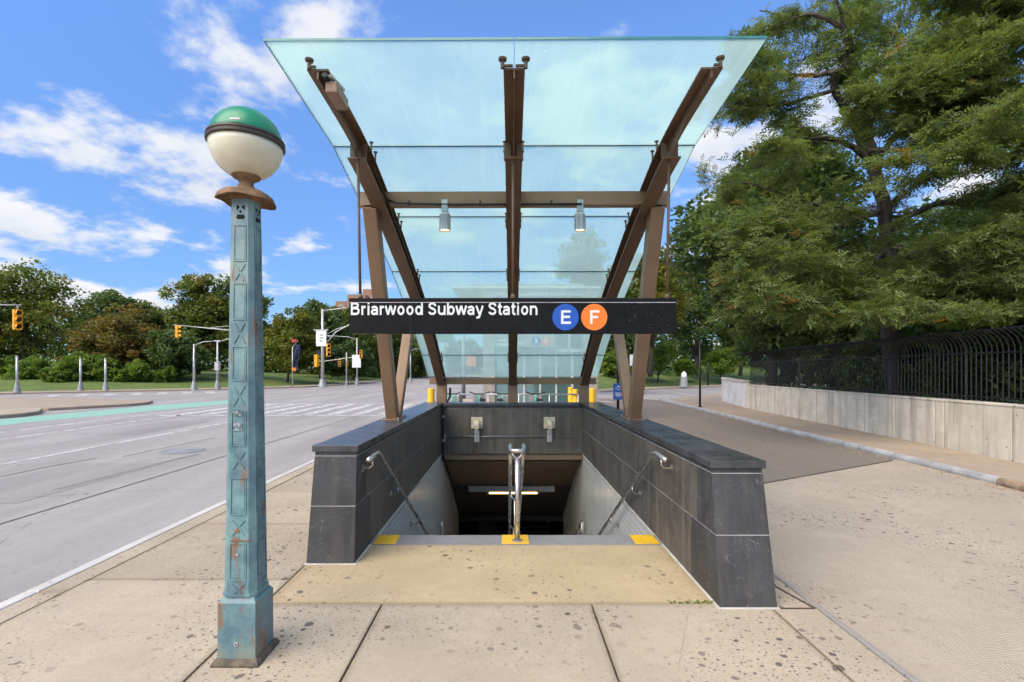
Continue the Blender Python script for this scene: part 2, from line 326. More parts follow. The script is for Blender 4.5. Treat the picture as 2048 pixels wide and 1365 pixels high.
PAVE = (.46,.383,.280)
mt = dict(
    pave=concrete('pavement_concrete', PAVE, 1, edge=1), gold=concrete('warm_pavement', (.55,.425,.262), .8, edge=1), apron=concrete('apron_concrete', (.45,.38,.292), 1.0, broom=1),
    sidewalk2=concrete('far_sidewalk_concrete', (.42,.335,.245), .4), wallc=None,
    road=asphalt('road_asphalt', (.33,.305,.284)), asph=asphalt('patched_asphalt', (.205,.172,.138), .6), patch=asphalt('asphalt_patch', (.295,.274,.257), 1),
    joint=plain('joint_dirt', (.07,.055,.04), .95), slate=slate('black_slate', (.044,.044,.045), .16, 1.1, (.5,.7)), slate_in=slate('dusty_slate', (.098,.084,.070), .6, .6, (.5,.7)),
    coping=slate('coping_slate', (.060,.060,.064), 0, .35, (.24,.36)), grout=plain('grout', (.52,.49,.44), .9),
    bronze=plain('bronze_paint', (.140,.080,.046), .45, .1, .15, 3), bronze_lit=plain('sunlit_bronze_paint', (.25,.152,.088), .45, .1, .12, 3),  # sun on struts, posts and cross beams is put into the lighter bronze colour
    steel=plain('stainless', (.60,.56,.50), .28, .9, .1, 4, 0), black=plain('black_paint', (.012,.012,.013), .4, .1, .2), zinc=plain('zinc', (.42,.43,.43), .4, .6),
    glass=glass_canopy('canopy_glass'), yellow=plain('yellow_paint', (.78,.46,.02), .5, 0, .12), signblk=plain('sign_black', (.008,.008,.009), .5, 0, .2, 8, .03),
    white=plain('white_paint', (.75,.75,.73), .5, 0, .06), blue=plain('blue_sign', (.015,.09,.42), .4, 0, .05), orange=plain('orange_sign', (.85,.19,.015), .4, 0, .05),
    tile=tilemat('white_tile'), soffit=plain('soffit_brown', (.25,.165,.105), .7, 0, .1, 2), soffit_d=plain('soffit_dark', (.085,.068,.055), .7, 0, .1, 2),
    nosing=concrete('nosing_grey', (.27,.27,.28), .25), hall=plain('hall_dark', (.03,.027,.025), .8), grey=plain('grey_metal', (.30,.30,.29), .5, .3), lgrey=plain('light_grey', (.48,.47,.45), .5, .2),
    post=rusty_paint('post_paint', (.115,.24,.262), .66), rust=plain('rust', (.26,.12,.045), .85, 0, .4, 12), cream=None, green=plain('globe_green', (.014,.21,.10), .33, 0, .1, 4, 0),
    band=plain('globe_band', (.07,.055,.045), .5, .4), hole=plain('dark_hole', (.008,.006,.005), .9), sig=plain('signal_yellow', (.80,.36,.015), .45, 0, .1),
    mast=plain('galvanised', (.46,.46,.45), .45, .5), marking=None, greenlane=None, brick=plain('far_brick', (.30,.17,.12), .9), beige=plain('beige', (.62,.52,.38), .6),
    curbsteel=None, fence=plain('fence_black', (.008,.008,.009), .35, .2, .2), mint=plain('mint_paint', (.02,.42,.30), .4), rubber=plain('rubber', (.015,.015,.015), .8),
    redd=plain('red_paint', (.5,.03,.02), .5), lens=plain('dark_lens', (.03,.015,.01), .2), flag=plain('navy_cloth', (.02,.025,.06), .9), pavglass=glass_canopy('pavilion_glass', (.5,.78,.75), .55, (.40,.62,.60)),
    stone=plain('grey_stone', (.28,.25,.22), .7), whitecurb=concrete('white_curb', (.60,.58,.54), .35), steeledge=concrete('edge_steel', (.36,.33,.30), .6), dirtgrass=None)
mt['signblk'].node_tree.nodes['Principled BSDF'].inputs['Specular IOR Level'].default_value = .15
t = NT('cream_glass'); t.set(t.mix(t.rng(t.noise(t.objc(),5,4).outputs[0],.35,.7), (.76,.71,.54), (.66,.60,.42)), .22); t.b.inputs['Transmission Weight'].default_value = 0; t.b.inputs['Subsurface Weight'].default_value = .25
t.b.inputs['Subsurface Radius'].default_value = (.1,.1,.08); mt['cream'] = t.m
def worn(name, col, under, amt=.5):
    t = NT(name); p = t.pos(); n = t.noise(p, 4, 7, .7).outputs[0]; n3 = t.noise(p,110,3,.6).outputs[0]
    c = t.mix(t.rng(n,.66-.2*amt,.80-.2*amt), col, under); c = t.mix(t.rng(n3,.45,.7,0,.4), c, under); return t.set(c, .8, 0, t.bump(n3,.25,.004))
def worn2(name):
    t = NT(name); p = t.objc(); n = t.noise(p,60,4,.7).outputs[0]; return t.set(t.mix(t.rng(n,.42,.58), (.07,.10,.11), (.30,.34,.34)), .8)
mt['footmat'] = plain('foot_iron', (.11,.085,.06), .8, 0, .5, 14)
mt['caprust'] = plain('cap_rust', (.21,.115,.055), .8, 0, .55, 9)
mt['sticker'] = worn2('torn_paper')
mt['kerbworn'] = plain('worn_kerb', (.27,.19,.125), .8, 0, .45, 5)
mt['marking'] = worn('road_marking', (.58,.56,.54), (.30,.28,.265), 1.05); mt['greenlane'] = worn('green_lane', (.22,.44,.34), (.30,.32,.28), .7)
t = NT('curb_steel'); p = t.pos(); n = t.noise(p,2.2,6,.65).outputs[0]; c = t.mix(t.rng(n,.3,.7), (.27,.27,.275), (.44,.43,.42)); c = t.mix(t.rng(t.noise(p,9,6,.7).outputs[0],.56,.66,0,.85), c, (.15,.08,.04)); mt['curbsteel'] = t.set(c,.5,.0)
t = NT('board_marked_concrete'); p = t.pos(); n1 = t.noise(t.map(p,scale=(6,3.5,.25)),1,6,.65).outputs[0]; n2 = t.noise(p,2,6,.6).outputs[0]; n3 = t.noise(p,60,3,.6).outputs[0]
c = t.mix(t.rng(n2,.3,.7), (.54,.485,.39), (.68,.62,.51)); c = t.mix(t.rng(n1,.44,.70,0,.75), c, (.27,.235,.185)); v = t.voro(p,5.5); c = t.mix(t.rng(v.outputs['Distance'],.05,.13,.8,0), c, (.10,.085,.07))
c = t.mix(t.rng(t.noise(p,6,5,.7).outputs[0],.63,.72,0,.5), c, (.2,.19,.17)); mt['wallc'] = t.set(c,.9,0,t.bump(n3,.3,.005))
t = NT('mown_grass'); p = t.pos(); n = t.noise(p,.5,6,.7).outputs[0]; n3 = t.noise(p,14,4,.7).outputs[0]
c = t.mix(t.rng(n,.3,.7), (.085,.145,.022), (.16,.20,.038)); c = t.mix(t.rng(n3,.35,.7,0,.6), c, (.045,.08,.016)); mt['dirtgrass'] = t.set(c,.9,0,t.bump(n3,.8,.05))
LEAF = dict(
    locust=leafmat('locust_leaf', ((.095,.132,.042),(.190,.228,.080),(.40,.17,.03)), .42), dense=leafmat('dense_leaf', ((.052,.088,.030),(.130,.175,.058),(.15,.15,.04)), .36),
    park=leafmat('park_leaf', ((.078,.115,.026),(.165,.195,.046),(.24,.18,.03)), .4), brown=leafmat('brownish_leaf', ((.090,.088,.026),(.170,.150,.046),(.24,.15,.04)), .4),
    olive=leafmat('olive_leaf', ((.075,.095,.016),(.160,.170,.030),(.26,.20,.035)), .4), shrub=leafmat('shrub_leaf', ((.085,.145,.025),(.19,.26,.048),(.18,.21,.035)), .45))
BARK = bark('bark', (.060,.045,.034)); BARK_L = bark('pale_bark', (.12,.10,.08))

# ================================================================== ground, roads, pavements
XL, XR = -1.31, 1.47            # inner faces of the stairwell
YB = 9.85                       # inner face of the back wall
def ring(m, X0, X1, Y0, Y1, hx0, hx1, hy0, hy1, z):
    for a,b,c,d in ((X0,X1,Y0,hy0),(X0,X1,hy1,Y1),(X0,hx0,hy0,hy1),(hx1,X1,hy0,hy1)):
        m.poly([(a,c,z),(b,c,z),(b,d,z),(a,d,z)])
m = MB(); ring(m, -2500, 2500, -1500, 4000, -1.6, 1.75, 4.4, 10.0, -.16); struct(m.build('ground', mt['dirtgrass']))
m = MB(); ring(m, -90, 70, -40, 160, -3.52, 2.18, -40, 24, -.06); struct(m.build('road', mt['road']))
ap0, ap1 = (2.24, 6.62), (7.35, 9.48)
m = MB(); m.poly([(2.24,ap0[1],-.052),(7.5,9.55,-.052),(8.6,28.2,-.052),(9.3,30,-.052),(4.7,30,-.052),(4.7,12,-.052),(2.24,12,-.052)]); struct(m.build('service_road', mt['asph']))
m = MB(); m.poly([(2.24,-12,-.045),(7.4,-12,-.045),(7.4,9.505,-.045),(2.24,ap0[1],-.045)]); struct(m.build('concrete_apron', mt['apron']))
m = MB(); m.bar((2.24,6.60,-.044),(7.2,9.37,-.044),.035,.012); o = m.build('apron_edge_joint', mt['joint']); struct(o)
# pavement with its slabs
m = MB(); ring(m, -3.5, 2.14, -12, 30, -1.6, 1.75, 4.4, 10.0, -.045); m.poly([(2.14,12,-.045),(4.6,12,-.045),(4.6,27,-.045),(2.14,27,-.045)])
pav = struct(m.build('sidewalk', mt['joint']))
rnd = random.Random(5)
def slab(x0,x1,y0,y1,mat='pave',g=.006):
    m = MB(); dz = rnd.uniform(-.002,.002); m.box(x0+g,x1-g,y0+g,y1-g,-.04,dz); return m.build('paving_slab', mt[mat], pav, bevel=.004)
ys = [-1.8,-.35,1.08,2.51,3.94,5.37,6.8,8.23,9.66,11.1]
for a,b in zip(ys,ys[1:]): slab(-3.30,-1.72,a,b)
for a,b in ((-1.8,.9),(.9,3.54)):
    slab(-1.72,-.89,a,b); slab(-.89,.59,a,b); slab(.59,1.83,a,b)
slab(-1.72,1.47,3.54,4.73,'gold',.004)
for a,b in zip(ys,ys[1:]): slab(1.83,2.14,a,b)
for a,b in zip(range(11,29,2),range(13,31,2)):
    for c,d in ((-3.3,-1.4),(-1.4,.4),(.4,2.14)): slab(c,d,max(a,11.1),b)
    if 12 <= a < 26: slab(2.14,4.6,a,b)
for c,d in ((-1.72,.1),(.1,1.83)): slab(c,d,10.24,11.1)
# left kerb: white edge and concrete kerb stones
y = -2.0
while y < 29.5:
    L_ = 2.86
    MB().box(-3.49,-3.305,y+.005,y+L_-.005,-.06,.002).build('kerb_stone', mt['pave'], pav, bevel=.008)
    MB().box(-3.60,-3.495,y+.004,y+L_-.004,-.06,.006).build('kerb_edge', mt['whitecurb'], pav, bevel=.012); y += L_
# flush steel edge right of the entrance
y = -1.0
while y < 11:
    MB().box(2.145,2.19,y+.004,y+2.9,-.05,.005).build('steel_edge', mt['steeledge'], pav, bevel=.01); y += 2.91
MB().bar((1.93,4.25,.004),(2.12,3.46,.004),.016,.006).build('steel_strip', mt['joint'], pav)
MB().bar((1.88,3.455,.004),(2.12,3.455,.004),.012,.006).build('steel_strip', mt['joint'], pav)
# right sidewalk with rounded steel-faced kerb
cl = [(7.02,4.0),(7.12,6.3),(7.25,7.4),(7.40,9.58),(7.52,11.9),(7.66,14.2),(7.86,16.9),(8.02,19.4),(8.18,22.0),(8.3,24.4),(8.38,26.4)]
wl = [(8.62,4.0),(8.75,8.0),(8.95,10.0),(9.45,15.0),(10.1,21.3),(11.15,26.1)]
cor = [(8.6,27.2),(9.2,28.2),(15.9,36.8)]
rs = struct(MB().prism([(x+.06,y) for x,y in cl] + cor + [(17,33)] + [(x+.5,y) for x,y in wl[::-1]], -.1, .055).build('sidewalk_by_wall', mt['sidewalk2']))
for i,((a,b),(c,d)) in enumerate(zip(cl,cl[1:])):
    v = Vector((c-a,d-b,0)); n_ = Vector((-v.y,v.x,0)).normalized()
    prof = [(.02,-.07),(.03,0),(.015,.045),(-.02,.063),(-.075,.066),(-.075,-.07)]
    lp = [[(p[0]+n_.x*u, p[1]+n_.y*u, w) for u,w in prof] for p in ((a+v.x*.004,b+v.y*.004),(c-v.x*.004,d-v.y*.004))]
    o = MB().loops(lp).build('kerb_piece', mt['kerbworn'] if i in (1,) else mt['curbsteel'], rs, bevel=.008)
m = MB()
for (a,b),(c,d) in zip([cl[-1]]+cor,cor): m.bar((a+.03,b,-.01),(c,d,-.01),.16,.14)
m.build('kerb_corner', mt['curbsteel'], rs)
# road markings
def mark(name, pts, z=-.055, mat='marking'): return struct(MB().poly([(x,y,z) for x,y in pts]).build(name, mt[mat]))
mark('lane_line', [(-9.24,2),(-9.11,2),(-9.11,18.6),(-9.24,18.6)]); mark('edge_line', [(-12.75,2),(-12.6,2),(-12.3,26),(-12.45,26)])
mark('bike_lane', [(-18.2,8),(-15.9,8),(-15.6,17),(-14.0,26),(-15.4,30),(-17.2,24),(-17.6,18)], -.056, 'greenlane')
mark('bike_lane_line', [(-14.2,8),(-14.05,8),(-13.5,27),(-13.65,27)])
mark('asphalt_joint', [(-5.66,0),(-5.63,0),(-5.60,30),(-5.63,30)], -.056, 'joint')
cw = struct(MB().poly([(-13.2,18.75,-.055),(-3.7,18.75,-.055),(-3.7,19.05,-.055),(-13.2,19.05,-.055)]).poly([(-13.2,25.3,-.055),(-3.7,25.3,-.055),(-3.7,25.6,-.055),(-13.2,25.6,-.055)]).build('crosswalk', mt['marking']))
for i in range(10):
    x = -12.9+i*.98; MB().poly([(x,19.25,-.054),(x+.42,19.25,-.054),(x+.42,25.1,-.054),(x,25.1,-.054)]).build('stripe', mt['marking'], cw)
cw2 = struct(MB().poly([(-30,31.5,-.055),(-19,39,-.055),(-19.2,39.3,-.055),(-30.2,31.8,-.055)]).build('far_crosswalk', mt['marking']))
for i in range(9):
    x = -30+i*1.25; y = 32.2+i*.85; MB().poly([(x,y,-.054),(x+.5,y+.34,-.054),(x-1.2,y+2.9,-.054),(x-1.7,y+2.56,-.054)]).build('stripe', mt['marking'], cw2)
for k,(x,y) in enumerate(((5.4,26.5),(8.6,28.6),(6.2,31),(10.0,31.6))): mark('lane_dash', [(x,y),(x+.35,y),(x-.6,y+2.2),(x-.95,y+2.2)], -.048)
mh = struct(MB().lathe([(.42,-.0555),(.42,-.050),(.33,-.049),(.32,-.052)], (-6.9,10.6,0), 28).build('manhole_cover', mt['grey']))
for pts in ([(-7.9,6.4),(-6.3,6.4),(-6.3,9.2),(-7.9,9.2)],[(-11.6,13.2),(-9.9,13.2),(-9.9,16.8),(-11.6,16.8)],[(-5.5,15),(-4.2,15),(-4.2,17.9),(-5.5,17.9)]): mark('asphalt_patch', pts, -.0565, 'patch')
rt = random.Random(6)
for k in range(7):
    x,y = rt.uniform(-11,-4.2),rt.uniform(4,14); m = MB(); dx = rt.choice((.15,.9)); pts = []
    for i in range(9): pts.append((x,y)); x += dx*rt.uniform(.2,.6)*rt.choice((1,1,-.3)); y += (1.05-dx)*rt.uniform(.2,.6)
    for (a,b),(c,d) in zip(pts,pts[1:]): m.poly([(a-.012,b,-.0555),(a+.012,b,-.0555),(c+.012,d,-.0555),(c-.012,d,-.0555)])
    struct(m.build('tar_seam', mt['joint']))
# islands
isl = struct(MB().prism([(-27,12.6),(-17.9,17.6),(-17.75,18.3),(-18.1,19.3),(-19.4,20.85),(-31,20.85)], -.1, .08).build('traffic_island', mt['pave'], bevel=.03))
isl2 = struct(MB().prism([(-31,21),(-19.3,21),(-17.9,23.7),(-17.9,24.8),(-18.6,26.2),(-26,29.2),(-36,27)], -.1, .07).build('traffic_island', mt['sidewalk2'], bevel=.03))
# far pavements and banks
def offs(pl, d):
    out = []
    for i,p in enumerate(pl):
        a = Vector(pl[max(i-1,0)]); b = Vector(pl[min(i+1,len(pl)-1)]); v = (b-a).normalized(); n_ = Vector((-v.y,v.x)); out.append((p[0]+n_.x*d, p[1]+n_.y*d))
    return out
def strip(name, a, za, b, zb, mat, skirt=0):
    m = MB()
    for i in range(len(a)-1):
        m.poly([(*a[i],za),(*a[i+1],za),(*b[i+1],zb),(*b[i],zb)])
        if skirt: m.poly([(*a[i],za),(*a[i+1],za),(*a[i+1],za-skirt),(*a[i],za-skirt)])
    return struct(m.build(name, mat))
FL = [(-80,2),(-60,16),(-35.5,34.9),(-24.4,43.8),(-20.2,49),(-19.0,55),(-18.8,64),(-20,150)]
strip('far_sidewalk', FL, .05, offs(FL,3.2), .05, mt['sidewalk2'], .15); strip('grass_bank', offs(FL,3.2), .04, offs(FL,16), 1.2, mt['dirtgrass']); strip('park_ground', offs(FL,16), 1.2, offs(FL,60), 3, mt['dirtgrass'])
FR = [(0,150),(1,60),(2.5,44),(4.5,40),(7.2,39),(13.8,45),(22,51.8),(40,64),(70,80)]
strip('far_sidewalk', FR, .05, offs(FR,2.6), .05, mt['sidewalk2'], .15); 
def dist_poly(x, y, pl):
    best = 1e9; sg = 1
    for (a,b),(c,d) in zip(pl,pl[1:]):
        vx,vy = c-a,d-b; t_ = max(0,min(1,((x-a)*vx+(y-b)*vy)/(vx*vx+vy*vy))); dx,dy = x-a-vx*t_, y-b-vy*t_; q = math.hypot(dx,dy)
        if q < best-1e-9: best = q; sg = 1 if vx*dy-vy*dx >= 0 else -1
    return best*sg
xs_ = [-2+2*i for i in range(38)]; ys_ = [36+2*i for i in range(58)]; m = MB(); Z = [[dist_poly(x,y,FR) for x in xs_] for y in ys_]
m.v = [(x,y,.05+min((Z[j][i]-2.3)*.17,1.6+.04*Z[j][i])+.12*math.sin(x*.7+y*.4)*(1 if Z[j][i] > 4 else 0)) for j,y in enumerate(ys_) for i,x in enumerate(xs_)]
nx_ = len(xs_)
m.f = [(j*nx_+i,j*nx_+i+1,(j+1)*nx_+i+1,(j+1)*nx_+i) for j in range(len(ys_)-1) for i in range(nx_-1) if min(Z[j][i],Z[j+1][i+1],Z[j][i+1],Z[j+1][i]) > -3]
struct(m.build('grass_hill', mt['dirtgrass'], None, True))
# soil behind the retaining wall
m = MB(); m.prism([(x+.28,y) for x,y in wl]+[(30,36),(40,0),(9,0)], -.1, .75); struct(m.build('raised_ground', mt['dirtgrass']))

# ================================================================== stairwell
st = struct(MB().box(XL+.002,XR-.002,4.735,5.0,-.19,.004).build('stairs', mt['nosing'], bevel=.006))
yy, z = 5.0, 0
for k in range(12):
    z -= .172; MB().box(XL+.002,XR-.002,yy-.02,yy+.30,z-.17,z).build('step', mt['nosing'], st, bevel=.006); yy += .285
MB().box(XL+.002,XR-.002,yy-.02,yy+1.2,z-.3,z-.002).build('landing', mt['nosing'], st); yy += 1.15
for k in range(12):
    z -= .172; MB().box(XL+.002,XR-.002,yy-.02,yy+.30,z-.17,z).build('step', mt['nosing'], st, bevel=.006); yy += .285
for x0,x1 in ((XL+.03,XL+.24),(XR-.26,XR-.03),(-.06,.20)):
    MB().box(x0,x1,4.737,4.985,.004,.010).build('yellow_pad', mt['yellow'], st, bevel=.003)
ZF = z
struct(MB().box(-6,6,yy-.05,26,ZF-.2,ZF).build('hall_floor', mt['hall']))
m = MB().poly([(XL-.012,4.74,-.002),(XL-.012,YB+.05,-.002),(XL-.012,13.4,-2.2),(XL-.012,13.4,ZF),(XL-.012,4.74,ZF)]); m.box(XL-.16,XL-.014,4.5,13.4,ZF,-.2); struct(m.build('stairwell_wall', mt['tile']))
m = MB().poly([(XR+.012,4.74,-.002),(XR+.012,YB+.05,-.002),(XR+.012,13.4,-2.2),(XR+.012,13.4,ZF),(XR+.012,4.74,ZF)]); m.box(XR+.014,XR+.16,4.5,13.4,ZF,-.2); struct(m.build('stairwell_wall', mt['tile']))
struct(MB().hexa([(XL-.2,YB+.01,0),(XR+.2,YB+.01,0),(XR+.2,11.75,-1.06),(XL-.2,11.75,-1.06),(XL-.2,YB+.01,.10),(XR+.2,YB+.01,.10),(XR+.2,11.75,-.9),(XL-.2,11.75,-.9)]).build('stairwell_ceiling', mt['soffit']))
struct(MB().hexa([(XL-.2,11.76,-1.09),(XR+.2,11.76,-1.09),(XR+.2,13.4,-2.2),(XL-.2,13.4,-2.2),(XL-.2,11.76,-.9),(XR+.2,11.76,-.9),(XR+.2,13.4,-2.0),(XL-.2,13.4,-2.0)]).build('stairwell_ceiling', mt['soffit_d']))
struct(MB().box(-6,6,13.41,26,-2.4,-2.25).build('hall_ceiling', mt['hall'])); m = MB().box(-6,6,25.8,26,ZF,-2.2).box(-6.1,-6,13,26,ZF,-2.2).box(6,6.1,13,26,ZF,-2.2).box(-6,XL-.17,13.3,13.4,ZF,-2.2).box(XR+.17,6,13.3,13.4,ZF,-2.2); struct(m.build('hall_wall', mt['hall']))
# booth down in the hall
b = thing('fare_barrier', 'grey barrier with a pale header beam down in the dark hall', 'barrier', (0,17,ZF))
MB().box(-1.15,1.35,-.1,.1,-ZF-3.36,-ZF-3.22).build('header_beam', mt['lgrey'], b, bevel=.01); MB().box(-1.0,-.4,-.08,.12,0,-ZF-3.365).build('side_panel', mt['grey'], b, bevel=.01)
for zz in (-3.68,-3.84): MB().box(-.395,1.29,-.03,.03,-ZF+zz-.03,-ZF+zz+.03).build('bar', mt['zinc'], b)
MB().box(1.3,1.42,-.05,.05,0,-ZF-3.365).build('post', mt['grey'], b)
f = thing('strip_light', 'strip light with one glowing warm tube below the brown ceiling', 'light', (.08,11.72,-1.05))
MB().box(-1.0,1.0,-.10,.0,-.13,.0).build('housing', mt['lgrey'], f, bevel=.008); MB().tube([(-.52,-.05,-.165),(.60,-.05,-.165)], .019, 10).build('tube', emis('warm_tube', (1,.66,.26), 3.2), f, True)
for x in (-.55,.63): MB().box(x-.03,x+.03,-.08,-.02,-.19,-.132).build('socket', mt['grey'], f)

# ================================================================== parapet walls
def parapet(label, xi, xo, xob, yf, yfb, yb, flip):
    """xi inner face, xo outer top, xob outer base; yf front at top, yfb front at base"""
    t_ = thing('parapet_wall', label, 'wall', (0,0,0)); s_ = 1 if xo > xi else -1; lo, hi = min(xi,xo), max(xi,xo)
    c0 = .005
    core = MB().hexa([(xi+s_*c0,yfb+c0,0.0),(xob-s_*c0,yfb+c0,0.0),(xob-s_*c0,yb,0.0),(xi+s_*c0,yb,0.0),(xi+s_*c0,yf+c0,.91),(xo-s_*c0,yf+c0,.91),(xo-s_*c0,yb,.91),(xi+s_*c0,yb,.91)]) if s_ > 0 else \
           MB().hexa([(xob+c0,yfb+c0,0.0),(xi-c0,yfb+c0,0.0),(xi-c0,yb,0.0),(xob+c0,yb,0.0),(xo+c0,yf+c0,.91),(xi-c0,yf+c0,.91),(xi-c0,yb,.91),(xo+c0,yb,.91)])
    core.build('core', mt['grout'], t_)
    def outx(z): return xob + (xo-xob)*z/.91
    def fy(z): return yfb + (yf-yfb)*z/.91
    g = .004; rows = ((.004,.478),(.486,.905))
    # battered front face
    for z0,z1 in rows:
        a = [(xi+s_*.0,z0),(outx(z0),z0),(outx(z1),z1),(xi,z1)]
        q = [(x, fy(zz), zz) for x,zz in a]; w = [(x, fy(zz)+.018, zz) for x,zz in a]
        if s_ < 0: q = [q[1],q[0],q[3],q[2]]; w = [w[1],w[0],w[3],w[2]]
        MB().hexa([q[0],q[1],w[1],w[0],q[3],q[2],w[2],w[3]]).build('front_panel', mt['slate'], t_, bevel=.002)
    # inner and outer facing panels
    for ri,(z0,z1) in enumerate(rows):
        cuts = ([.30] if ri else [.42]) ; y = yf+.30+(.12 if ri == 0 else 0); ycs = [fy(z0)+.021, y]
        while y < yb-.5: y += 1.22; ycs.append(min(y,yb))
        if ycs[-1] < yb: ycs.append(yb)
        for k,(a,b_) in enumerate(zip(ycs,ycs[1:])):
            if b_-a < .05: continue
            mat = mt['slate'] if k == 0 else mt['slate_in']; m = MB(); y0t = fy(z1)+.021 if k == 0 else a+g
            p = [(xi,a+g*(k>0),z0),(xi+s_*.018,a+g*(k>0),z0),(xi+s_*.018,b_-g,z0),(xi,b_-g,z0),(xi,y0t,z1),(xi+s_*.018,y0t,z1),(xi+s_*.018,b_-g,z1),(xi,b_-g,z1)]
            if s_ < 0: p = [p[1],p[0],p[3],p[2],p[5],p[4],p[7],p[6]]
            m.hexa(p).build('slate_panel', mat, t_, bevel=.002)
            p = [(outx(z0)-s_*.018,a+g,z0),(outx(z0),a+g,z0),(outx(z0),b_-g,z0),(outx(z0)-s_*.018,b_-g,z0),(outx(z1)-s_*.018,y0t,z1),(outx(z1),y0t,z1),(outx(z1),b_-g,z1),(outx(z1)-s_*.018,b_-g,z1)]
            if s_ < 0: p = [p[1],p[0],p[3],p[2],p[5],p[4],p[7],p[6]]
            MB().hexa(p).build('slate_panel', mt['slate'], t_, bevel=.002)
    MB().box(lo+.004,hi-.004,yf+.004,yb,.91,.945).build('neck', mt['slate'], t_)
    y = yf-.018
    ends = []
    while y < yb: ends.append(y); y += 1.30
    ends.append(yb)
    for a,b_ in zip(ends,ends[1:]): MB().box(lo-.018,hi+.018,a+.002,b_-.002,.946,1.0).build('coping_stone', mt['coping'], t_, bevel=.004)
    MB().box(min(xi,xob)-(.02 if s_>0 else .012),max(xi,xob)+(.012 if s_>0 else .02),yfb-.02,yb,-.004,.0035).build('grout_line', mt['grout'], t_)
    return t_
parapet('black slate parapet wall between the lamp post and the stairs', XL, -1.675, -1.72, 4.33, 4.26, 10.2, 0)
parapet('black slate parapet wall beside the asphalt service road', XR, 1.835, 1.87, 3.60, 3.47, 10.2, 1)
bw = thing('parapet_wall', 'low dark slate wall across the far end of the stairwell', 'wall')
MB().box(XL+.001,XR-.001,YB+.02,10.18,.0,.91).build('core', mt['grout'], bw)
for z0,z1 in ((.006,.30),(.306,.905)):
    xs = [XL+.003,-.62,.08,.78,XR-.003]
    if z0 < .1: xs = [XL+.003,-.97,-.27,.43,1.13,XR-.003]
    for a,b_ in zip(xs,xs[1:]): MB().box(a+.002,b_-.002,YB,YB+.018,z0,z1).build('slate_panel', mt['slate_in'], bw, bevel=.002)
MB().box(XL+.02,XR-.02,YB+.004,10.196,.91,.945).build('neck', mt['slate'], bw)
for a,b_ in ((XL+.02,-.6),(-.6,.1),(.1,.8),(.8,XR-.02)): MB().box(a+.001,b_-.001,YB-.016,10.22,.946,.999).build('coping_stone', mt['coping'], bw, bevel=.004)
MB().box(XL+.003,XR-.003,YB+.05,10.18,-.12,-.002).build('lintel', mt['soffit'], bw)

# ------------------------------------------------------------------ handrails
def rail_label(side): return side
def side_rail(x, wx, label):
    r = thing('handrail', label, 'handrail', (0,0,0)); s_ = 1 if wx > x else -1
    pts = [(x,4.36,.865),(x,4.62,.875),(x,4.70,.87),(x,4.78,.84)]; y, z = 4.78,.84
    k = .172/.285
    pts += [(x,8.35,.84-(8.35-4.78)*k),(x,8.5,-1.36)]
    MB().tube([p for p in pts], .021, 12).build('rail', mt['steel'], r, True)
    for (yy_,zz_) in ((4.5,.865),(5.55,.84-.77*k),(6.7,.84-1.92*k),(7.8,.84-3.02*k)):
        b = MB().tube([(x,yy_,zz_-.015),(x,yy_,zz_-.07),(x+s_*.03,yy_,zz_-.095),(wx-s_*.004,yy_,zz_-.095)], .009, 8).build('bracket', mt['steel'], r, True)
        MB().tube([(wx-s_*.012,yy_,zz_-.095),(wx-s_*.001,yy_,zz_-.095)], .034, 14).build('rose', mt['steel'], b)
    MB().tube([(x,9.22,-2.0),(x,9.25,-1.16),(x,9.3,-1.15),(x,12.6,-1.15-3.3*k)], .021, 10).build('lower_rail', mt['steel'], r, True)
    for yy_ in (9.9,11.4): MB().tube([(x,yy_,-1.15-(yy_-9.3)*k),(x+s_*.0,yy_,-1.23-(yy_-9.3)*k),(wx,yy_,-1.24-(yy_-9.3)*k)], .009, 8).build('bracket', mt['steel'], r, True)
side_rail(XL+.09, XL, 'steel handrail on the parapet nearer the lamp post'); side_rail(XR-.09, XR, 'steel handrail on the parapet nearer the service road')
cr = thing('centre_handrail', 'double stainless handrail on a post at the middle of the top step', 'handrail', (.09,4.80,0))
k = .172/.285
MB().tube([(0,0,.012),(0,0,.80)], .025, 16).build('post', mt['steel'], cr, True); MB().lathe([(.05,.010),(.05,.02),(.03,.026)], n=20).build('base_plate', mt['steel'], cr)
arc = [(-.066 if i < 5 else .066, 0, 0) for i in range(10)]
loop = [(-.066,.35,.905-.18*k)] + [(-.066,.16,.905)] + [(-.066,.02,.90)] + [(.066*math.sin(a), -.066*math.cos(a)*.9, .885) for a in [R(q) for q in range(-80,81,20)]] + [(.066,.02,.90)] + [(.066,.16,.905),(.066,.35,.905-.18*k)]
MB().tube(loop, .02, 12).build('rail_end', mt['steel'], cr, True)
for s_ in (-1,1):
    MB().tube([(s_*.066,.35,.905-.18*k),(s_*.066,3.6,.905-3.43*k),(s_*.066,4.7,.905-3.43*k),(s_*.066,8.0,.905-6.7*k)], .02, 12).build('rail', mt['steel'], cr, True)
MB().tube([(-.05,0,.855),(-.03,0,.82),(.0,0,.80),(.03,0,.82),(.05,0,.855)], .010, 8).build('bracket', mt['steel'], cr, True)
for yq in (1.3,2.6):
    zb = -.172*(int(yq/.285)); MB().tube([(0,yq+.2,zb-.17),(0,yq+.2,.80-(yq)*k)], .02, 12).build('post', mt['steel'], cr, True)
    MB().tube([(-.06,yq+.2,.87-yq*k),(-.03,yq+.2,.82-yq*k),(.0,yq+.2,.80-yq*k),(.03,yq+.2,.82-yq*k),(.06,yq+.2,.87-yq*k)], .010, 8).build('bracket', mt['steel'], cr, True)

